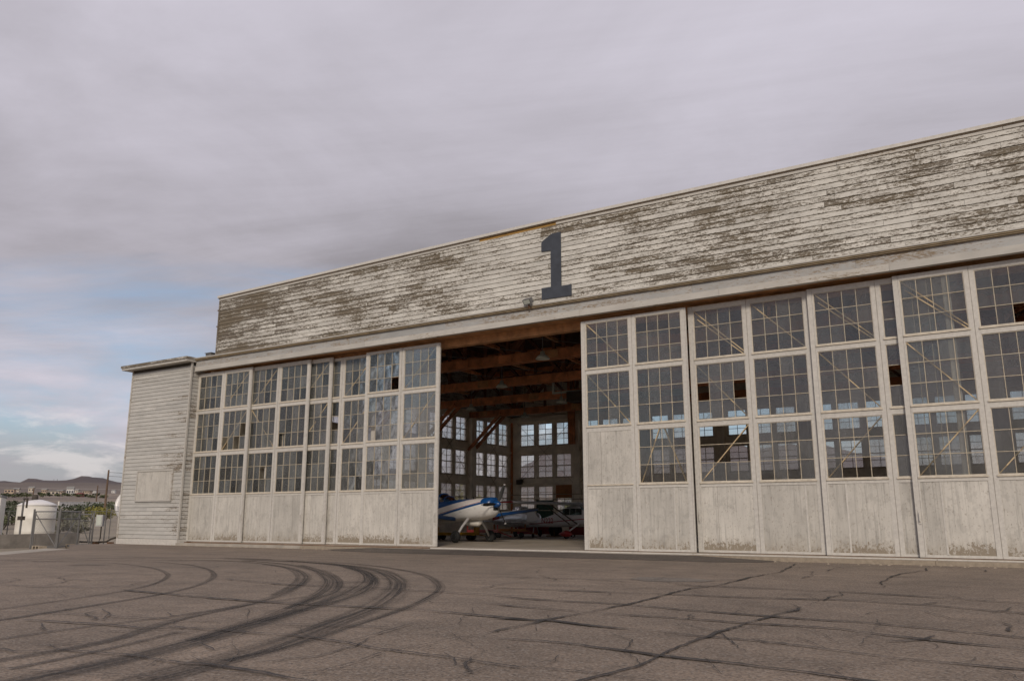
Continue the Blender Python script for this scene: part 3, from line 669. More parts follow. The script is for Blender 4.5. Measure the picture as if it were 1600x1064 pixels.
# ------------------------------------------------------------------ side annexes (door pockets)
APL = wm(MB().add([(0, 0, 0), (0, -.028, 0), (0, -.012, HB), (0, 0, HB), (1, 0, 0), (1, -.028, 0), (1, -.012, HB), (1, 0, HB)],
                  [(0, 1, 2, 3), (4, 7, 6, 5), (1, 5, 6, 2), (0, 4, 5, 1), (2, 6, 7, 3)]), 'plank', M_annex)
def annex(x0, x1, inner, label):
    a = thing('door_pocket', label, 'annex', (x0, -.5, GZ), 0, 'clapboard annexes at the ends of the door track'); W = x1 - x0; H = 8.66
    MB().box(.06, W - .06, .06, 2.3, .26, H).build('wall', M_sheath, a)
    MB().box(.02, W - .02, .0, 2.36, -.3, .27).build('foundation', M_conc if inner < 0 else M_clean, a)
    k = 0; z = .285
    rn = random.Random(int(W * 100) + int(x0))
    while z + EX < H + .02:
        x = .09
        while x < W - .11:
            L = rn.choice([W, 1.3, 2.1, 2.9, W, W])
            if x + L > W - .5: L = W - .09 - x
            link('plank', APL, a, (x, .06, z + rn.uniform(-.003, .003)), (rn.uniform(-.01, .004), 0, 0), (L - .006, 1, 1)); x += L
        # return faces, left and right
        link('plank', APL, a, (W - .06, .09, z), (0, 0, R(90)), (2.15, 1, 1))
        link('plank', APL, a, (.06, 2.25, z), (0, 0, R(-90)), (2.15, 1, 1))
        z += EX
    for xx in (0.0, W - .085):
        MB().box(xx, xx + .085, .005, .09, .275, H).build('corner_board', M_trim, a)
    MB().box(-.38, W + .08, -.36, 2.5, H + .002, H + .11).build('roof_deck', M_trim, a)
    MB().box(-.42, W + .10, -.40, 2.55, H + .112, H + .23).build('roof_edge', M_siding, a)
    if inner > 0:
        h = MB()
        MB().box(1.32, 3.98, .0, .03, 2.10, 3.46).build('hatch', M_panel, a)
        for q in ((1.24, 4.06, 2.02, 2.10), (1.24, 4.06, 3.46, 3.54)): MB().box(q[0], q[1], -.03, .035, q[2], q[3]).build('hatch_trim', M_trim, a)
        for q in ((1.24, 1.318), (3.982, 4.06)): MB().box(q[0], q[1], -.028, .034, 2.102, 3.458).build('hatch_trim', M_trim, a)
    return a
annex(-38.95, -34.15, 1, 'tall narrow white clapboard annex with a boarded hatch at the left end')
annex(2 * XC + 34.15, 2 * XC + 38.95, -1, 'tall white clapboard annex at the far right end, beyond the doors')
vt = thing('roof_vent', 'small metal vent box on the ledge where annex meets hangar', 'vent', (-33.3, -.1, 8.70))
MB().box(-.2, .2, -.15, .15, 0, .18).build('body', M_steel, vt); MB().box(-.24, .24, -.19, .19, .182, .21).build('lid', M_steel, vt)

# ------------------------------------------------------------------ sliding doors
ST, MS, WW = .18, .26, 1.64; LW = 2 * ST + MS + 2 * WW
ROWS = [(2.20, 3.97), (4.18, 6.0), (6.2, 7.82)]
DP = {}
def dpane(w_, h_, gm):
    k = (round(w_, 3), round(h_, 3), gm.name)
    if k not in DP: DP[k] = wm(MB().box(0, w_, 0, .006, 0, h_), 'pane', gm)
    return DP[k]
def pane_rect(): pass
def door(x0, y, label, holes=(), braces=(), boarded=(), nomunt=(), seams=(.5, .5), top=7.97, handle=None, seed=0):
    rn = random.Random(seed)
    d = thing('hangar_door', label, 'door', (x0, y, -.01), 0, 'sliding glazed hangar doors'); T_ = .075
    xs = (0, ST + WW, ST * 1 + WW * 2 + MS)
    for a, b in ((0, ST), (ST + WW, ST + WW + MS), (LW - ST, LW)):
        m_ = (a + b) / 2
        if b - a > .2: MB().box(a, m_ - .008, 0, T_, .03, top).box(m_ + .008, b, rn.uniform(.004, .012), T_, .03, top).box(m_ - .008, m_ + .008, .03, T_ - .01, .03, top).build('stile', M_clean, d)
        else: MB().box(a, b - .045, 0, T_, .03, top).box(b - .04, b, .008, T_ - .004, .03, top).build('stile', M_clean, d)
    cols = ((ST, ST + WW), (ST + WW + MS, LW - ST))
    for ci, (a, b) in enumerate(cols):
        for z0, z1 in ((.03, .10), (2.05, 2.20), (3.97, 4.18), (6.0, 6.2), (7.82, top)):
            MB().box(a, b, .003, T_ - .003, z0, z1).build('rail', M_clean, d)
            if .5 < z0 < 7: MB().box(a - .03, b + .03, -.028, -.001, z1 - .055, z1 - .008).build('drip_strip', M_sash, d)
        s = a + (b - a) * seams[ci]
        MB().box(a, s - .004, .02, .05, .10, 2.05).build('panel', M_panel, d)
        MB().box(s + .004, b, .022 if rn.random() < .6 else .012, .05, .10, 2.05).build('panel', M_panel, d)
        if rn.random() < .45: MB().box(s - .025, s + .025, .006, .0195, .11, 2.04).build('batten', M_clean, d)
        for ri, (z0, z1) in enumerate(ROWS):
            h_ = z1 - z0
            if (ci, ri) in boarded:
                q = a + WW * .31
                MB().box(a, q - .004, .012, .05, z0, z1).build('plywood_panel', M_panel, d); MB().box(q + .004, b, .016, .05, z0, z1).build('plywood_panel', M_panel, d); continue
            e = .022; mb = MB()
            mb.box(0, WW, .02, .06, 0, e).box(0, WW, .02, .06, h_ - e, h_).box(0, e, .02, .06, e, h_ - e).box(WW - e, WW, .02, .06, e, h_ - e)
            wn = mb.build('window', M_sash, d, loc=(a, 0, z0))
            pw_, ph_ = (WW - 2 * e) / 4, (h_ - 2 * e) / 3
            mb = MB(); g = .009
            for k in range(1, 3):
                z = e + ph_ * k; mb.box(e, WW - e, .027, .055, z - g, z + g)
            for k in range(1, 4):
                x = e + pw_ * k
                for j in range(3):
                    if (ci, ri) in nomunt and j > 0: continue
                    mb.box(x - g, x + g, .030, .052, e + ph_ * j + (g if j else 0), e + ph_ * (j + 1) - (g if j < 2 else 0))
            mb.build('muntin', M_muntin, wn)
            pm = dpane(pw_ - .004, ph_ - .004, M_glass2 if x0 < -15 else M_glass)
            for i in range(4):
                for j in range(3):
                    if (ci, ri, i, j) in holes or ((ci, ri) in nomunt and j > 0): continue
                    link('pane', pm, wn, (e + pw_ * i + .002, .040, e + ph_ * j + .002), (rn.uniform(-.02, .02), 0, rn.uniform(-.02, .02)))
            for (bc, br, kind) in braces:
                if (bc, br) != (ci, ri): continue
                if kind == '/': ps = [((.0, 0), (WW, h_))]
                elif kind == '\\': ps = [((0, h_), (WW, 0))]
                elif kind == '\\\\': ps = [((0, h_), (WW, .08)), ((0.12, h_ * .82), (WW, -.02))]
                else: ps = [((.05, 0), (WW * .45, h_)), ((WW * .55, h_), (WW - .05, 0))]
                for (p, q) in ps: MB().beam((p[0], .085, p[1]), (q[0], .085, q[1]), .03, .085, (0, 1, 0)).build('brace', M_brace, wn)
    if handle is not None:
        hx = handle
        MB().box(hx - .035, hx + .035, -.02, -.001, .92, 1.28).tube([(hx, -.02, .97), (hx, -.07, .99), (hx, -.07, 1.21), (hx, -.02, 1.23)], .012, 6).build('handle', M_clean, d)
    MB().box(.02, LW - .02, .02, .06, -.0, .028).build('bottom_guide', M_rust, d)
    return d
Lb = [(1, 0, '/'), (1, 1, '/'), (1, 2, '/')]
door(-34.28, .0, 'leftmost glazed white door leaf, right beside the clapboard annex', holes={(1, 1, 3, 1), (1, 1, 2, 0), (1, 1, 0, 0)}, braces=[(1, 2, '/'), (1, 1, '/')], seams=(.98, .97), handle=LW - .09, seed=1)
door(-30.62, .13, 'second glazed white door leaf from the annex, with pale lower panels', holes={(0, 0, 2, 1), (1, 1, 0, 0)}, braces=[(0, 1, '\\'), (0, 2, '/')], seams=(.55, .72), handle=LW - .09, seed=2)
door(-29.40, .26, 'third door leaf from the annex, only its right column showing', braces=[(1, 2, '/'), (1, 1, '/')], seams=(.5, .55), handle=LW - .09, seed=3)
door(-26.95, .39, 'set-back door leaf half hidden behind the leaf at the opening\'s left edge', braces=[(1, 2, '/'), (1, 1, '/')], holes={(0, 1, 3, 1)}, seams=(.5, .9), top=7.92, seed=4)
door(-23.42, .13, 'glazed door leaf at the left edge of the opening, with diagonal braces', holes={(0, 1, 0, 0), (0, 2, 3, 0)}, braces=[(1, 2, '/'), (1, 1, '/')], seams=(.66, .62), top=7.92, handle=LW - .09, seed=5)
door(-13.15, .0, 'door leaf at the right edge of the opening, one window boarded with plywood', boarded={(0, 0)}, braces=[(0, 2, '\\'), (0, 1, '\\'), (1, 0, 'A')], seams=(.30, .72), top=7.92, seed=6)
door(-9.26, .26, 'door leaf with a mostly unglazed lower window and yellow braces', holes={(0, 1, 0, 1), (0, 1, 3, 1)}, nomunt={(0, 0)}, braces=[(0, 2, '\\\\'), (0, 1, '\\'), (0, 0, '/'), (1, 2, '\\')], seams=(.31, .80), handle=.09, seed=7)
door(-5.37, .13, 'door leaf with panes missing along the bottom of its lower window', holes={(0, 0, 1, 0), (0, 0, 2, 0), (0, 0, 3, 0), (1, 1, 0, 1)}, braces=[(0, 2, '\\\\'), (0, 1, '\\'), (0, 0, '/')], seams=(.30, .5), seed=8)
door(-2.92, .0, 'rightmost large door leaf in the foreground, cut by the picture edge', holes={(1, 2, 2, 0)}, braces=[(0, 2, '\\\\'), (0, 1, '\\'), (0, 0, '/'), (1, 0, '/')], seams=(.31, .6), handle=.09, seed=9)
door(.93, .13, 'door leaf beyond the right edge of the picture', seams=(.4, .6), seed=10)
door(2.5, .26, 'last door leaf next to the far right annex', seams=(.4, .6), seed=12)

# ------------------------------------------------------------------ pendant lamps
lamp_m = wm(MB().lathe([(.05, .34), (.09, .32), (.11, .20), (.22, .12), (.30, 0), (.285, 0), (.2, .10), (.05, .17)], 18), 'shade', M_lamp, True)
lp = [(848, 561, 3.4), (784, 605, 8.8), (736, 640, 14.0), (877, 629, 14.0), (820, 652, 19.5)]
for i, (x, y, Y) in enumerate(lp):
    p = onY(x, y, Y)
    l = thing('pendant_lamp', ['nearest pale dome lamp hanging at the upper right of the opening', 'pale dome lamp hanging below the second roof beam', 'small dome lamp hanging above the left wall windows', 'dome lamp hanging at the right edge of the opening, deep inside', 'farthest dome lamp, just above the back wall windows'][i], 'lamp', p, 0, 'dome lamps hanging from the roof trusses')
    link('shade', lamp_m, l)
    MB().tube([(0, 0, .33), (0, 0, max(.5, 8.9 - p.z))], .02, 6).build('stem', M_steel, l)
ht = thing('unit_heater_frame', 'pale metal frame hanging from the roof at the right of the opening', 'heater', onY(895, 613, 15.0))
MB().box(-1.3, 1.5, -.05, .05, 0, .12).build('rail', M_lamp, ht)
for x in (-1.25, .75): MB().box(x - .06, x + .06, -.06, .06, .125, 1.1).build('hanger', M_lamp, ht)
MB().box(-.2, 1.3, -.4, .4, -.55, -.005).build('heater_body', M_sheath, ht)

# ------------------------------------------------------------------ aircraft
def ring(x, zc, hw, hh, n=20, pw=2.4, yc=0):
    r_ = []
    for j in range(n):
        t = 2 * math.pi * j / n; c, s = math.cos(t), math.sin(t)
        r_.append((x, yc + hw * math.copysign(abs(c) ** (2 / pw), c), zc + hh * math.copysign(abs(s) ** (2 / pw), s)))
    return r_
def duster_mat():
    m, t = mat('blue_white_striped_paint'); tcn = t.n('ShaderNodeTexCoord'); s = t.n('ShaderNodeSeparateXYZ', i={0: tcn.outputs['Object']})
    v = t.m('SUBTRACT', s.outputs[2], t.m('ADD', 1.80, t.m('MULTIPLY', s.outputs[0], .2)))
    def gt(a, b): return t.m('GREATER_THAN', a, b)
    def band(lo, hi): return t.m('MULTIPLY', gt(v, lo), t.m('LESS_THAN', v, hi))
    white = (.70, .68, .66)
    c = t.mix(band(-.30, -.20), white, (.008, .062, .21)); c = t.mix(band(-.185, -.165), c, (.35, .03, .03))
    c = t.mix(band(-.13, .075), c, (.62, .57, .56)); c = t.mix(gt(v, .075), c, (.008, .062, .21))
    nose = t.m('MULTIPLY', gt(s.outputs[0], .85), gt(s.outputs[2], t.m('SUBTRACT', 1.80, t.m('MULTIPLY', t.m('SUBTRACT', s.outputs[0], .85), .35))))
    c = t.mix(nose, c, (.008, .062, .21))
    gr = t.noise(t.mapv(tcn.outputs['Object'], (2, 2, 5)), 1, 5, .6)
    c = t.mix(t.m('MULTIPLY', t.ramp(gr, .52, .72), .35), c, (.16, .14, .12))
    t.set(t.P, 'Base Color', c); t.set(t.P, 'Roughness', .32); return m
M_dust = duster_mat()
def wheel(parent, p, r_, wdt, axis='y'):
    tw = MB().lathe([(r_ * .55, -wdt * .5), (r_ * .85, -wdt * .5), (r_ * .98, -wdt * .3), (r_, 0), (r_ * .98, wdt * .3), (r_ * .85, wdt * .5), (r_ * .55, wdt * .5)], 24, axis).build('wheel', M_dark, parent, True, p)
    MB().lathe([(.02, -wdt * .42), (r_ * .5, -wdt * .40), (r_ * .56, -wdt * .52), (r_ * .56, wdt * .52), (r_ * .5, wdt * .40), (.02, wdt * .42)], 20, axis).build('rim', M_cgrey, tw, True)
    return tw
def wing_sec(y, x0, x1, z, th):
    prof = [(0, 0), (.03, .5), (.12, .85), (.3, 1), (.6, .7), (1, .06), (1, -.06), (.6, -.35), (.3, -.45), (.1, -.45), (.02, -.28)]
    return [(x0 + (x1 - x0) * a, y, z + b * th) for a, b in prof]
pd = thing('crop_duster', 'blue and white low-wing propeller aircraft parked inside the opening', 'airplane', (-21.95, 6.05, 0), R(-9.8))
MB().loft([ring(1.38, 1.62, .26, .26), ring(1.33, 1.60, .38, .38), ring(1.15, 1.55, .46, .45), ring(.7, 1.48, .54, .49), ring(.0, 1.45, .57, .48, pw=2.8), ring(-.8, 1.43, .56, .49, pw=2.8),
           ring(-1.6, 1.37, .5, .5, pw=2.8), ring(-3, 1.18, .36, .44), ring(-4.6, 1.05, .2, .29), ring(-5.9, .98, .06, .2)]).build('fuselage', M_dust, pd, True)
sp_ = MB().lathe([(.17, 1.385), (.16, 1.48), (.12, 1.58), (.06, 1.66), (.01, 1.69)], 18, 'x', (0, 0, 1.68)).build('spinner', M_blue, pd, True)
for k, an in enumerate((332, 212, 92)):
    b = MB(); a = R(an); d = Vector((0, -math.sin(a), math.cos(a))); tn = Vector((0, math.cos(a), math.sin(a)))
    rings = []
    for rr_, ch, tw in ((.1, .10, 60), (.3, .17, 48), (.6, .18, 32), (.85, .14, 24), (1.0, .06, 20)):
        cpt = Vector((1.5, 0, 1.68)) + d * rr_; ax = tn * math.cos(R(tw)) + Vector((1, 0, 0)) * math.sin(R(tw)); th = d.cross(ax) * .018
        rings.append([cpt - ax * ch / 2, cpt + th, cpt + ax * ch / 2, cpt - th])
    bl = b.loft(rings).build('propeller_blade', M_dark, pd)
    q = Vector((1.5, 0, 1.68)) + d * .985
    MB().box(-.03, .03, -.035, .035, -.035, .035).build('blade_tip', M_cgrey, bl, loc=q)
MB().box(1.371, 1.40, -.14, .14, 1.42, 1.60).build('air_intake', M_dark, pd)
for s in (1, -1):
    wg = MB().loft([wing_sec(s * .45, -.70, -2.3, 1.0, .13), wing_sec(s * 3, -.72, -2.25, 1.25, .11), wing_sec(s * 5.4, -.74, -2.15, 1.48, .08), wing_sec(s * 5.7, -.9, -2.0, 1.56, .03)]).build('wing', M_cgrey, pd, True)
    MB().loft([wing_sec(s * .46, -.682, -.95, 1.0, .125), wing_sec(s * 3, -.702, -.95, 1.25, .108), wing_sec(s * 5.42, -.722, -.95, 1.48, .08)]).build('leading_edge', M_blue, wg, True)
    MB().tube([(.05, s * .38, 1.05), (.02, s * .75, .68), (0, s * 1.05, .28)], [.075, .06, .05], 8).build('gear_leg', M_cgrey, pd, True)
    wheel(pd, (0, s * 1.12, .265), .265, .19)
MB().tube([(-.35, 0, .98), (-.3, 0, .86), (.35, 0, .86), (.5, 0, .97)], [.10, .15, .15, .1], 10).build('hopper_gate', M_tank, pd, True)
cn = MB().loft([ring(-1.32, 1.84, .30, .05, 16), ring(-1.62, 1.92, .34, .18, 16), ring(-1.95, 1.95, .36, .27, 16), ring(-2.5, 1.9, .34, .28, 16), ring(-3.0, 1.72, .28, .22, 16), ring(-3.5, 1.5, .2, .12, 16)]).build('canopy', M_canopy, pd, True)
for x, zc, hw, hh in ((-1.95, 1.95, .37, .285), (-2.55, 1.89, .35, .285), (-1.6, 1.915, .345, .18)):
    MB().loft([ring(x - .03, zc, hw, hh, 16), ring(x + .03, zc, hw, hh, 16)]).build('canopy_frame', M_blue, cn)
MB().loft([[(-5.0, -.03, 1.2), (-5.0, .03, 1.2), (-5.4, .03, 2.0), (-5.4, -.03, 2.0)], [(-6.1, -.02, 1.0), (-6.1, .02, 1.0), (-6.0, .02, 2.05), (-6.0, -.02, 2.05)]]).build('fin', M_blue, pd)
MB().box(-6.0, -5.1, -1.4, 1.4, 1.12, 1.17).build('tailplane', M_cwhite, pd)
MB().lathe([(.05, -.05), (.12, -.04), (.12, .04), (.05, .05)], 14, 'y').build('tail_wheel', M_dark, pd, True, (-5.6, 0, .12)); MB().tube([(-5.5, 0, .85), (-5.6, 0, .15)], .03, 6).build('tail_strut', M_cgrey, pd)
for x in (-.15, .3): MB().tube([(x, -.3, 1.93), (x + .02, -.34, 2.03)], .03, 6).build('filler_cap', M_dark, pd)

ce = thing('high_wing_airplane', 'grey high-wing light airplane with red wing tips and wheel pants, deep inside', 'airplane', (-21.2, 15.4, 0), R(-20))
def light_mat():
    m, t = mat('grey_red_trim_paint'); tcn = t.n('ShaderNodeTexCoord'); s = t.n('ShaderNodeSeparateXYZ', i={0: tcn.outputs['Object']})
    v = t.m('SUBTRACT', s.outputs[2], t.m('ADD', 1.0, t.m('MULTIPLY', s.outputs[0], .06)))
    c = t.mix(t.m('MULTIPLY', t.m('GREATER_THAN', v, -.02), t.m('LESS_THAN', v, .025)), (.60, .58, .58), (.30, .03, .05))
    c = t.mix(t.m('LESS_THAN', v, -.42), c, (.07, .06, .06))
    t.set(t.P, 'Base Color', c); t.set(t.P, 'Roughness', .35); return m
MB().loft([ring(1.75, 1.08, .22, .22), ring(1.65, 1.08, .36, .34), ring(.9, 1.1, .44, .42), ring(.45, 1.18, .46, .5), ring(.1, 1.26, .47, .56, pw=3), ring(-.9, 1.2, .46, .56, pw=3), ring(-1.4, 1.05, .42, .45, pw=3), ring(-3, .86, .25, .28), ring(-4.6, .72, .06, .14)]).build('fuselage', light_mat(), ce, True)
for s in (1, -1):
    wg = MB().loft([wing_sec(s * .2, .35, -1.1, 1.80, .12), wing_sec(s * 3.4, .32, -1.1, 1.84, .11), wing_sec(s * 5.0, .25, -1.0, 1.88, .08)]).build('wing', M_cgrey, ce, True)
    MB().loft([wing_sec(s * 5.003, .25, -1.0, 1.88, .08), wing_sec(s * 5.45, -.15, -.85, 1.86, .03)]).build('wing_tip', M_red, wg, True)
    MB().tube([(.05, s * .42, .75), (.0, s * 2.3, 1.78)], .035, 6).build('strut', M_sheath, wg); MB().tube([(-.6, s * .42, .75), (-.5, s * 2.3, 1.78)], .03, 6).build('strut', M_sheath, wg)
    MB().tube([(.1, s * .35, .8), (0, s * 1.18, .3)], .04, 6).build('gear_leg', M_cwhite, ce)
    wh = wheel(ce, (0, s * 1.2, .2), .2, .12)
    MB().loft([ring(.45, .28, .02, .02, 12, 2), ring(.25, .28, .11, .15, 12, 2), ring(-.05, .28, .13, .18, 12, 2), ring(-.4, .27, .08, .1, 12, 2), ring(-.65, .27, .01, .01, 12, 2)]).build('wheel_pant', M_red, ce, True, (0, s * 1.2, -.02))
    for x0, x1 in ((.0, .42), (-.5, -.05), (-1.1, -.56)):
        MB().box(x0, x1, min(s * .462, s * .49), max(s * .462, s * .49), 1.25, 1.6).build('cabin_window', M_canopy, ce)
MB().loft([[(.45, -.4, 1.5), (.45, .4, 1.5), (.75, .36, 1.46), (.75, -.36, 1.46)], [(.12, -.4, 1.8), (.12, .4, 1.8), (.2, .4, 1.8), (.2, -.4, 1.8)]]).build('windshield', M_canopy, ce)
MB().loft([[(-3.6, -.03, .95), (-3.6, .03, .95), (-4.3, .03, 1.6), (-4.3, -.03, 1.6)], [(-4.9, -.02, .7), (-4.9, .02, .7), (-4.8, .02, 1.6), (-4.8, -.02, 1.6)]]).build('fin', M_cwhite, ce)
MB().box(-4.7, -3.9, -1.3, 1.3, .82, .87).build('tailplane', M_cwhite, ce)
MB().beam((1.8, -.75, 1.3), (1.8, .75, .86), .03, .12, (1, 0, 0)).build('propeller', M_dark, ce)
MB().lathe([(.04, -.04), (.1, -.03), (.1, .03), (.04, .04)], 12, 'y').build('tail_wheel', M_dark, ce, True, (-4.3, 0, .1)); MB().tube([(-4.2, 0, .7), (-4.3, 0, .12)], .03, 6).build('tail_strut', M_cgrey, ce)
def text(body, size, m, parent, loc, rot, name='lettering'):
    cu_ = bpy.data.curves.new(name, 'FONT'); cu_.body = body; cu_.size = size; cu_.extrude = .004; cu_.align_x = 'CENTER'
    to = bpy.data.objects.new('tmp', cu_); C.objects.link(to); dg = bpy.context.evaluated_depsgraph_get()
    me = bpy.data.meshes.new_from_object(to.evaluated_get(dg)); bpy.data.objects.remove(to)
    me.materials.clear(); me.materials.append(m); return link(name, me, parent, loc, rot)
text('N2226S', .42, M_red, ce, (-2.35, -.36, .80), (R(90), 0, R(5)))

# third machine: bare metal fuselage with an open canopy behind the wing tip
al = thing('silver_airplane', 'small bare-metal airplane partly hidden behind the blue wing', 'airplane', (-26.9, 18.6, 0), R(-30))
MB().loft([ring(1.6, 1.0, .25, .25), ring(1.4, 1.0, .42, .42), ring(.3, 1.0, .48, .48), ring(-1, .98, .44, .46), ring(-3, .85, .2, .25), ring(-4.2, .82, .05, .12)]).build('fuselage', M_silver, al, True)
MB().loft([ring(.35, 1.42, .28, .04, 14), ring(-.05, 1.5, .34, .28, 14), ring(-.8, 1.5, .34, .3, 14), ring(-1.4, 1.36, .2, .06, 14)]).build('canopy', M_canopy, al, True)
for x in (.0, -.4, -.8): MB().loft([ring(x - .02, 1.5, .35, .305, 14), ring(x + .02, 1.5, .35, .305, 14)]).build('canopy_frame', M_silver, al)
for s in (1, -1):
    MB().loft([wing_sec(s * .4, .5, -.9, .75, .1), wing_sec(s * 3.4, .3, -.7, .95, .06)]).build('wing', M_silver, al, True)
    MB().tube([(.4, s * .6, .75), (.45, s * .8, .2)], .04, 6).build('gear_leg', M_cgrey, al); wheel(al, (.45, s * .86, .19), .19, .12)
MB().loft([[(-3.3, -.03, .95), (-3.3, .03, .95), (-3.8, .03, 1.75), (-3.8, -.03, 1.75)], [(-4.3, -.02, .8), (-4.3, .02, .8), (-4.3, .02, 1.75), (-4.3, -.02, 1.75)]]).build('fin', M_red, al)
MB().lathe([(.03, -.03), (.09, -.02), (.09, .02), (.03, .03)], 12, 'y').build('tail_wheel', M_dark, al, True, (-3.9, 0, .09)); MB().tube([(-3.8, 0, .75), (-3.9, 0, .1)], .025, 6).build('tail_strut', M_cgrey, al)

# workshop clutter on the hangar floor
def cart(name, label, p, rz, m_, L=1.6, W=.8, H=.45, deck=True):
    t = thing(name, label, 'cart', (p[0], p[1], 0), rz)
    MB().box(-L / 2, L / 2, -W / 2, W / 2, H - .14, H).build('deck', m_, t)
    for x in (-L / 2, L / 2 - .06): MB().box(x, x + .06, -W / 2, W / 2, H + .002, H + .25).build('end_rail', m_, t)
    for sx in (-1, 1):
        for sy in (-1, 1): wheel(t, (sx * L * .36, sy * (W / 2 - .06), .15), .15, .09)
    MB().tube([(L / 2, 0, H - .1), (L / 2 + .7, 0, .15)], .025, 6).build('tow_bar', m_, t)
    return t
cart('tow_cart', 'yellow tow cart on the floor behind the near wheel of the blue airplane', (-25.2, 9.2), R(20), M_yellow, 2.2, .9, .38)
cart('parts_cart', 'low red parts cart between the wheels of the blue airplane', (-24.4, 10.4), R(35), M_red, 1.6, .7, .5)
cart('engine_dolly', 'brown engine dolly under the blue wing', (-25.4, 14.6), R(30), M_orange, 1.8, .8, .5)
def chest(label, p, rz, m_, L, W, H):
    t = thing('tool_chest', label, 'tool chest', (p[0], p[1], 0), rz, 'red tool chests on the hangar floor')
    MB().box(-L / 2, L / 2, -W / 2, W / 2, .12, H).build('body', m_, t)
    for k in range(3): MB().box(-L / 2 + .03, L / 2 - .03, -W / 2 - .02, -W / 2 - .001, .16 + k * (H - .2) / 3, .13 + (k + 1) * (H - .2) / 3).build('drawer', m_, t)
    MB().box(-L / 2 - .02, L / 2 + .02, -W / 2 - .02, W / 2 + .02, H + .001, H + .03).build('lid', M_sheath, t)
    for sx in (-1, 1):
        for sy in (-1, 1): wheel(t, (sx * (L / 2 - .1), sy * (W / 2 - .08), .06), .06, .04)
chest('long low red chest below the grey airplane tail', (-26.6, 19.6), R(12), M_red, 2.6, .7, .62)
chest('red chest behind the grey airplane wheel pant', (-23.0, 19.6), R(8), M_red, 2.2, .7, .55)
hr = thing('hose_reel', 'dark wheeled hose reel beside the long red chest', 'hose reel', (-24.7, 18.6, 0), R(10))
MB().lathe([(.12, -.22), (.36, -.21), (.36, -.18), (.2, -.17), (.2, .17), (.36, .18), (.36, .21), (.12, .22)], 20, 'y', (0, 0, .38)).build('drum', M_dark, hr, True); MB().box(-.5, .5, -.28, .28, .03, .08).build('base', M_rust, hr)
for s in (-1, 1): MB().beam((0, s * .26, .08), (0, s * .26, .42), .05, .05).build('upright', M_rust, hr)

# ------------------------------------------------------------------ left background
GL = -.34
# low concrete wall
wa, wb = onZ(-30, 858, GL), onZ(123, 853, GL)
cw = thing('concrete_wall', 'low stained concrete retaining wall in front of the white tank', 'wall', (wa.x, wa.y, GL))
dv = Vector((wb.x - wa.x, wb.y - wa.y, 0)); Lw = dv.length; cw.rotation_euler = (0, 0, math.atan2(dv.y, dv.x))
MB().box(0, Lw * .52, 0, .25, -.2, .66).build('wall_section', M_cwall, cw); MB().box(Lw * .52 + .015, Lw, 0.003, .25, -.2, .66).build('wall_section', M_cwall, cw)
# white tank
tp = atD(54, 828, 47); tb = terrain_z(tp.x, tp.y)
tk = thing('storage_tank', 'white cylindrical plastic tank with domed lid behind the low concrete wall', 'tank', (tp.x, tp.y, tb))
pxm = 47 / F_PX; tr_ = 27.5 * pxm; zt = atD(54, 790, 47).z - tb; zd = atD(54, 782, 47).z - tb
MB().lathe([(tr_ * .99, -.05), (tr_, .05), (tr_, zt * .3), (tr_ * 1.012, zt * .32), (tr_, zt * .34), (tr_, zt * .64), (tr_ * 1.012, zt * .66), (tr_, zt * .68), (tr_, zt)], 48).build('shell', M_tank, tk, True)
MB().lathe([(tr_ * 1.02, zt + .001), (tr_ * 1.02, zt + .05), (tr_ * .8, zt + .16), (tr_ * .45, zd), (tr_ * .2, zd + .06), (.02, zd + .07)], 48).build('domed_lid', M_cwhite, tk, True)
MB().lathe([(.18, zd + .05), (.16, zd + .2), (.15, zd + .35)], 12, 'z', (-.35, 0, 0)).build('vent_pipe', M_sheath, tk, True)
fo_ = tk.location.copy()
# pipe frame of the filler arm in front of the tank
pa = atD(31, 832, 41); pa.z = terrain_z(pa.x, pa.y); topz = atD(31, 779, 41).z - pa.z; q1 = atD(43, 779, 41) - pa; q0 = atD(-25, 834, 41) - pa
pf_ = thing('filler_pipe', 'dark steel filler pipe bent over the left side of the tank', 'pipe', pa)
MB().tube([(0, 0, 0), (0, 0, topz)], .05, 8).build('riser', M_steel, pf_); MB().tube([(0, 0, topz), (q1.x, q1.y, topz), (q1.x, q1.y, topz - .45)], .05, 8).build('arm', M_sheath, pf_)
MB().tube([(0, 0, .02), (q0.x, q0.y, .02)], .04, 8).build('feed_line', M_rust, pf_); MB().box(-.25, .18, -.08, .08, topz * .56, topz * .64).build('valve', M_sheath, pf_)
# building corner at the very left edge
bp = atD(-30, 842, 46); bz = terrain_z(bp.x, bp.y)
bl_ = thing('utility_building', 'corner of a pale utility building cut by the left picture edge', 'building', (bp.x, bp.y, bz), az_px(0) - R(4))
hb_ = atD(0, 776, 46).z - bz
MB().box(-4.2, .72, 0, 4, -.2, hb_).build('wall', M_tank, bl_); MB().box(-4.4, .74, -.05, 4.2, hb_ + .001, hb_ + .14).build('roof', M_roof, bl_); MB().box(-1.6, -.7, -.04, -.001, 0, 2.0).build('door', M_steel, bl_)

def mesh_wire(mb, p, q, h, n, zoff=.05):      # chain-link reads as a few fine wires
    p, q = Vector(p), Vector(q); L = (q - p).length; k = int(L / .12)
    for i in range(-int(h / .12), k):
        a0 = i * .12; a1 = a0 + h; s0 = max(0, a0); s1 = min(L, a1)
        if s1 <= s0: continue
        for flip in (0, 1):
            za, zb = (s0 - a0) + zoff, (s1 - a0) + zoff
            if flip: za, zb = h - (s0 - a0) + zoff, h - (s1 - a0) + zoff
            d = (q - p).normalized(); A = p + d * s0; B = p + d * s1
            mb.beam((A.x, A.y, A.z + za), (B.x, B.y, B.z + zb), .004, .004)
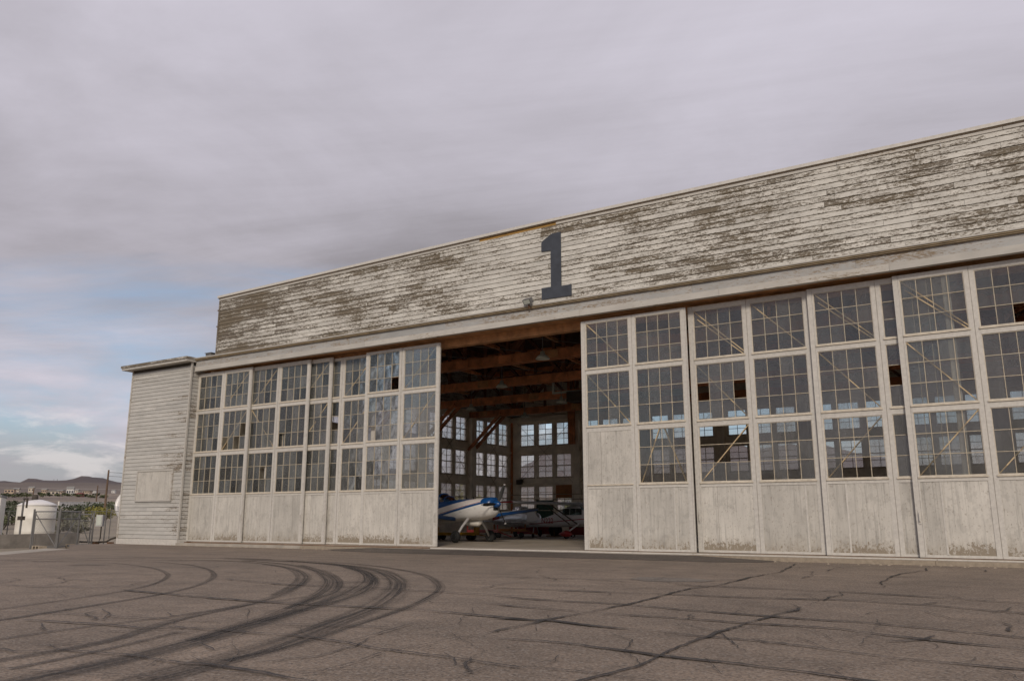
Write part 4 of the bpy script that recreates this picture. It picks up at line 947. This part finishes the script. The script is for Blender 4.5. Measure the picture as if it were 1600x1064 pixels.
# swing gates of steel pipe
def gate(label, a, b, h, diag):
    pa_, pb_ = Vector((a.x, a.y, GL)), Vector((b.x, b.y, GL)); d = pb_ - pa_; L = d.length
    g = thing('chain_link_gate', label, 'gate', pa_, math.atan2(d.y, d.x), 'open chain-link gates left of the hangar')
    MB().tube([(0, 0, -.1), (0, 0, h + .12)], .045, 8).build('post', M_steel, g); MB().tube([(L, 0, .05), (L, 0, h)], .032, 8).build('frame_upright', M_steel, g); MB().tube([(.12, 0, .06), (.12, 0, h)], .03, 8).build('frame_upright', M_steel, g)
    for z in (.1, h * .80, h): MB().tube([(.12, 0, z), (L, 0, z)], .028, 8).build('rail', M_steel, g)
    MB().tube([(.12, 0, h * .95 if diag else .12), (L, 0, .12 if diag else h * .95)], .022, 6).build('diagonal', M_steel, g)
    mb = MB(); mesh_wire(mb, (.14, .03, 0), (L - .02, .03, 0), h - .1, 0); o = mb.build('chain_link_mesh', M_steel, g); o['kind'] = 'stuff'
gate('left chain-link gate leaf in front of the concrete wall', onZ(47, 857, GL), onZ(86, 858, GL), 1.72, True)
gate('middle chain-link gate leaf with a rising diagonal brace', onZ(88, 858, GL), onZ(120, 854, GL), 1.72, False)
gate('right chain-link gate leaf nearest the clapboard annex', onZ(142, 853.5, GL), onZ(119, 853.5, GL), 1.6, False)
# fence running behind, towards the annex
f0, f1 = atD(-60, 832, 50), atD(200, 832, 56)
f0.z = terrain_z(f0.x, f0.y); f1.z = terrain_z(f1.x, f1.y)
fe = thing('chain_link_fence', 'chain-link fence line running behind the gates to the annex', 'fence', f0); dfe = f1 - f0
for k in range(9):
    q = dfe * (k / 8); MB().tube([(q.x, q.y, q.z - .2), (q.x, q.y, q.z + 1.9)], .03, 8).build('post', M_steel, fe)
MB().tube([(0, 0, 1.85), (dfe.x, dfe.y, dfe.z + 1.85)], .022, 6).build('top_rail', M_steel, fe)
mb = MB(); mesh_wire(mb, (0, .04, 0), (dfe.x, dfe.y + .04, dfe.z), 1.75, 0); o = mb.build('chain_link_mesh', M_steel, fe); o['kind'] = 'stuff'
# electric box on a stand with conduit
ep = atD(153, 846, 44); ep.z = terrain_z(ep.x, ep.y); e_ = thing('electrical_cabinet', 'pale electrical box on a post between gate and annex', 'cabinet', ep, YAW)
zb0 = atD(153, 822, 44).z - ep.z; zb1 = atD(153, 804, 44).z - ep.z
MB().box(-.18, .18, -.1, .12, zb0, zb1).build('cabinet', M_cgrey, e_); MB().box(-.14, .14, -.125, -.102, zb0 + .05, zb1 - .05).build('door', M_lamp, e_)
MB().tube([(.1, 0, zb0), (.1, 0, .35), (.02, 0, .15), (-.3, 0, .1)], .035, 8).build('conduit', M_sheath, e_); MB().tube([(.3, 0, -.1), (.3, 0, zb1 + .35)], .035, 8).build('post', M_steel, e_)
hp = [atD(122, 846, 43), atD(150, 847, 43), atD(166, 846, 43), atD(173, 842, 43), atD(182, 839, 43)]
ho = thing('ground_pipe', 'dark pipe lying along the ground towards the annex', 'pipe', (hp[0].x, hp[0].y, GL))
MB().tube([(p.x - hp[0].x, p.y - hp[0].y, max(.08, p.z - GL)) for p in hp], .05, 8).build('pipe', M_sheath, ho)
for i in (1, 3): q = hp[i] - hp[0]; MB().box(q.x - .12, q.x + .12, q.y - .12, q.y + .12, -.1, .2).build('support', M_rust, ho)
# cinder blocks
CB = wm(MB().box(-.2, -.14, -.1, .1, 0, .19).box(.14, .2, -.1, .1, 0, .19).box(-.03, .03, -.1, .1, 0, .19).box(-.139, .139, -.1, -.065, .001, .189).box(-.139, .139, .065, .1, .001, .189), 'cinder_block', M_block)
for (x, y, rz, lb) in ((60, 859, .3, 'left of two cinder blocks lying at the gate post foot'), (70, 859.5, -.2, 'right of two cinder blocks at the gate post foot'), (110, 856, .9, 'lower cinder block by the middle gate'), (113, 851, .2, 'cinder block lying behind the middle gate')):
    p = onZ(x, y, GL); tag(link('cinder_block', CB, None, (p.x, p.y, GL + .1), (R(90), 0, rz)), lb, 'block', 'cinder blocks by the gates'); 
# white canopy / aircraft tail peeking out behind the annex
cp = atD(186, 840, 58); cp.z = terrain_z(cp.x, cp.y); k_ = 58 / F_PX
ta = thing('satellite_dish', 'white and grey rounded dish edge peeking out behind the annex', 'dish', cp, YAW)
zc_ = atD(186, 789, 58).z - cp.z
rings = []
for rr_, dd in ((.05, .30), (.45, .27), (.8, .16), (1.15, 0), (1.15, -.03), (.8, .12), (.05, .25)):
    rings.append([(rr_ * math.cos(t) * .9, dd, rr_ * math.sin(t)) for t in [2 * math.pi * j / 28 for j in range(28)]])
ds = MB().loft(rings); ds.mi = [1 if (sum(ds.v[i][2] for i in f) / len(f)) < .05 else 0 for f in ds.f]
ds = ds.build('reflector', [M_cwhite, M_cgrey], ta, True, (.60, 0, zc_ - .05)); ds.rotation_euler = (R(-14), 0, R(28))
MB().tube([(.3, .2, -.1), (.3, .2, zc_ - .2)], .07, 8).build('mast', M_steel, ta)
# power poles
def pole(label, x, ytop, D, h, arm=True, m_=None):
    t_ = atD(x, ytop, D); gz_ = terrain_z(t_.x, t_.y); h = t_.z - gz_
    u = thing('power_pole', label, 'power pole', (t_.x, t_.y, gz_), YAW, 'wooden power poles behind the fence')
    MB().tube([(0, 0, -.3), (0, 0, h)], [.17, .11], 8).build('pole', M_pole, u)
    if arm:
        MB().box(-.9, .9, -.06, .06, h - .75, h - .62).build('crossarm', M_timber2, u)
        for q in (-.8, 0.1, .8): MB().lathe([(.05, h - .62), (.06, h - .5), (.03, h - .42)], 8, 'z', (q, 0, 0)).build('insulator', M_cgrey, u)
    return u, Vector((t_.x, t_.y, t_.z))
_, p1 = pole('tallest wooden power pole, closest to the annex', 170, 734, 110, 9, False)
_, p2 = pole('shorter power pole left of the tallest one', 153, 758, 190, 9, False)
_, p3 = pole('lone power pole rising behind the white tank', 53, 762, 170, 9, False)
pe = p1 + Vector((25, 60, 1.5)); wi = thing('power_line', 'thin power line running from the tallest pole behind the annex', 'power line', p1)
MB().tube([Vector((0, 0, -.3)).lerp(pe - p1, t) - Vector((0, 0, 1.2 * 4 * t * (1 - t))) for t in [i / 10 for i in range(11)]], .02, 4).build('wire', M_sheath, wi); MB().tube([Vector((0, 0, -.8)).lerp(pe - p1, t) - Vector((0, 0, 1.5 * 4 * t * (1 - t))) for t in [i / 10 for i in range(11)]], .02, 4).build('wire', M_sheath, wi)

# shrubs
M_leafs = [plain('leaf_dark', (.048, .06, .03), .8, 0, .3, 2, objrnd=.1), plain('leaf_mid', (.085, .095, .042), .8, 0, .3, 2, objrnd=.1), plain('leaf_yellow', (.20, .185, .04), .8, 0, .3, 2), plain('sage', (.16, .155, .11), .85, 0, .25, 2)]
M_bark = plain('bark', (.10, .075, .05), .9)
def shrub(label, p, wdt, h, m_, seed, n=520, leaf=.16, group='shrubs beyond the fence', cat='shrub', name='shrub'):
    rn = random.Random(seed); t = thing(name, label, cat, p, 0, group); mb = MB(); lobes = [(rn.uniform(-.32, .32) * wdt, rn.uniform(-.3, .3) * wdt, h * rn.uniform(.3, .72), rn.uniform(.2, .36)) for _ in range(9)]
    for _ in range(n):
        lx, ly, lz, lr = rn.choice(lobes); v = Vector((rn.gauss(0, 1), rn.gauss(0, 1), rn.gauss(0, 1))).normalized() * rn.random() ** .35
        c = Vector((lx + v.x * lr * wdt, ly + v.y * lr * wdt, max(.05, lz + v.z * lr * h * .9))); s = leaf * rn.uniform(.5, 1.4)
        a = Vector((rn.gauss(0, 1), rn.gauss(0, 1), rn.gauss(0, 1))).normalized(); b = a.orthogonal().normalized()
        mb.add([c - a * s, c + b * s * .6, c + a * s, c - b * s * .6], [(0, 1, 2, 3)])
    mb.build('foliage', m_, t)
    mb = MB()
    for lx, ly, lz, lr in lobes[:5]: mb.tube([(lx * .1, ly * .1, -.1), (lx * .6, ly * .6, lz * .6), (lx, ly, lz)], [.06, .04, .02], 5)
    mb.build('stem', M_bark, t)
def at_ground(x, D): q = atD(x, 800, D); return Vector((q.x, q.y, terrain_z(q.x, q.y)))
for i, (x, D, wd, h, mi, lb) in enumerate([
    (104, 82, 5.0, 2.5, 0, 'dark green round bush right of the tank lid'), (92, 88, 3.4, 1.9, 1, 'smaller green bush touching the tank edge'), (122, 76, 2.6, 1.5, 1, 'green bush left of the yellow bush'),
    (150, 84, 3.4, 2.2, 2, 'bright yellow-green bush at the foot of the tallest pole'), (164, 90, 3.0, 1.6, 2, 'small yellowish bush right of the tallest pole'), (140, 120, 7, 2.2, 0, 'dark low tree behind the yellow bush'),
    (18, 75, 6.0, 2.6, 0, 'dark bush seen between the building corner and tank'), (6, 66, 3.0, 1.4, 1, 'green bush next to the building corner'), (172, 140, 7, 2.4, 1, 'broad green bush far behind near the annex'),
    (112, 66, 3.5, 1.2, 3, 'grey sagebrush behind the middle gate'), (96, 62, 2.6, 1.1, 3, 'grey sagebrush at the right foot of the tank'), (130, 63, 2.2, .9, 3, 'low grey sagebrush below the green bush'),
    (5, 54, .9, .5, 1, 'tiny green weed clump at the left picture edge'), (60, 105, 7, 2.0, 1, 'green bush behind the tank lid'), (30, 150, 8, 2.2, 0, 'dark far bush behind the filler pipe')]):
    shrub(lb, at_ground(x, D), wd * .72, h * .85, M_leafs[mi], 100 + i, 460, .06 + wd * .014)
rt = random.Random(909)
for i in range(16):
    x = [6, 20, 28, 40, 58, 64, 74, 88, 98, 103, 114, 120, 131, 139, 148, 160][i]
    shrub(('dark' if i % 2 else 'dull green') + ' far tree among the town houses, ' + ['leftmost', 'second from left', 'third from left', 'fourth from left', 'fifth from left', 'sixth from left', 'seventh from left', 'eighth from left', 'eighth from right', 'seventh from right', 'sixth from right', 'fifth from right', 'fourth from right', 'third from right', 'second from right', 'rightmost'][i],
          at_ground(x, rt.uniform(380, 620)), rt.uniform(4, 7), rt.uniform(1.8, 3.2), M_leafs[i % 2], 700 + i, 130, .45, 'far trees among the town houses', 'tree', 'tree')
# trees seen through the hangar's lower windows
for i, (x, y, h, mi) in enumerate([(-44, 38, 4.6, 2), (-37, 46, 5, 1), (-50, 30, 4.2, 1), (-30, 44, 4, 2), (-20, 50, 5, 1)]):
    lb = ['yellow-green tree outside the corner windows', 'green tree outside behind the corner column', 'green tree outside the left wall windows', 'yellow-green tree outside the back wall windows', 'green tree outside behind the right doors'][i]
    shrub(lb, Vector((x, y, terrain_z(x, y))), 4.5, h, M_leafs[mi], 200 + i, 900, .2, 'trees outside the hangar windows', 'tree', 'tree')

# far town on the rising plain
M_walls = [plain('stucco_tan', (.42, .33, .25), .9), plain('stucco_white', (.62, .60, .57), .9), plain('barn_red', (.16, .05, .045), .8), plain('stucco_pale', (.50, .44, .36), .9)]
M_pane = plain('dark_window', (.02, .022, .04), .2)
def house(label, x, y, D, wpx, hpx, mi, gable=True, seed=0, nm='house'):
    k = D / F_PX; p = atD(x, y, D); gz_ = terrain_z(p.x, p.y); W = wpx * k; H = max(2.6, hpx * k)
    t = thing(nm, label, 'house', (p.x, p.y, gz_), YAW + random.Random(seed).uniform(-.4, .4), 'houses of the far town')
    MB().box(-W / 2, W / 2, -W * .3, W * .3, -3, H * .7).build('wall', M_walls[mi], t); e = W * .06
    if gable: MB().add([(-W / 2 - e, -W * .3 - e, H * .7 + .01), (W / 2 + e, -W * .3 - e, H * .7 + .01), (W / 2 + e, W * .3 + e, H * .7 + .01), (-W / 2 - e, W * .3 + e, H * .7 + .01), (-W / 2 - e, 0, H), (W / 2 + e, 0, H)], [(0, 1, 5, 4), (2, 3, 4, 5), (0, 4, 3), (1, 2, 5), (0, 3, 2, 1)]).build('roof', M_roof if mi != 2 else M_walls[2], t)
    else: MB().box(-W / 2 - e, W / 2 + e, -W * .3 - e, W * .3 + e, H * .7 + .01, H * .8).build('roof', M_roof, t)
    nw = 3 if wpx > 8 else 2
    for i in range(nw):
        xx = -W / 2 + W * (i + .5) / nw; MB().box(xx - W * .09, xx + W * .09, -W * .3 - .12, -W * .3 - .01, H * .25, H * .52).build('window', M_pane, t)
hs = [(108, 10, 14, 1, 'white house with dark windows on the far plain', 620), (124, 10, 6, 2, 'red barn-like house left of the yellow bush', 520), (82, 16, 8, 3, 'pale flat house just right of the tank', 640), (68, 9, 7, 0, 'tan house behind the tank lid', 800), (93, 11, 6, 0, 'tan house between tank and white house', 760), (14, 14, 9, 0, 'tan house left of the filler pipe', 680), (47, 8, 9, 3, 'small pale house beside the lone pole', 900), (118, 8, 6, 3, 'pale house right of the white house', 900), (135, 12, 5, 0, 'low tan house in front of the short pole', 850), (176, 6, 5, 1, 'white hut right of the tallest pole', 1200), (24, 9, 6, 3, 'pale house left of the tank behind the pipe', 950), (145, 9, 5, 1, 'white low house behind the short pole', 1000)]
for i, (x, wp, hp_, mi, lb, D) in enumerate(hs): house(lb, x, 785, D, wp, hp_, mi, i % 3 != 2, i)
ww_ = [at_ground(90, 150), at_ground(176, 165)]
lwl = thing('boundary_wall', 'long low white wall across the plain below the town', 'wall', ww_[0]); d = ww_[1] - ww_[0]
MB().beam((0, 0, 1.2), (d.x, d.y, d.z + 1.2), .3, 1.0).build('wall', M_walls[1], lwl); MB().beam((0, 0, 1.73), (d.x, d.y, d.z + 1.73), .4, .05).build('coping', M_walls[3], lwl)
# mast on the ridge
for i, x in enumerate((88.5, 83)):
    d_ = ray(x, 760); a_ = math.atan2(-d_.x, d_.y); r0 = 6450; mx, my = CAM.x - math.sin(a_) * r0, CAM.y + math.cos(a_) * r0
    rm = thing('radio_mast', ['tiny radio mast on the far ridge, right one', 'tiny radio mast on the far ridge, left one'][i], 'mast', (mx, my, terrain_z(mx, my) - 3), 0, 'masts on the far ridge')
    MB().tube([(0, 0, 0), (0, 0, 30 - 8 * i)], [1.6, .8], 6).build('mast', M_sheath, rm)
# pebbles and debris along the sill
rn = random.Random(77); mb = MB()
for _ in range(260):
    x = rn.uniform(-34, 5); y = -.64 - abs(rn.gauss(0, .35)); s = rn.uniform(.012, .045); z = GZ + .003
    if -24 < x < -6.6 and y > -2: continue
    mb.add([(x - s, y - s * .7, z), (x + s, y - s * .6, z), (x + s * .8, y + s, z), (x - s * .7, y + s * .8, z), (x, y, z + s * .9)], [(0, 1, 4), (1, 2, 4), (2, 3, 4), (3, 0, 4)])
tag(mb.build('gravel', M_block), 'loose pebbles and paint chips along the foot of the doors', 'gravel', kind='stuff')
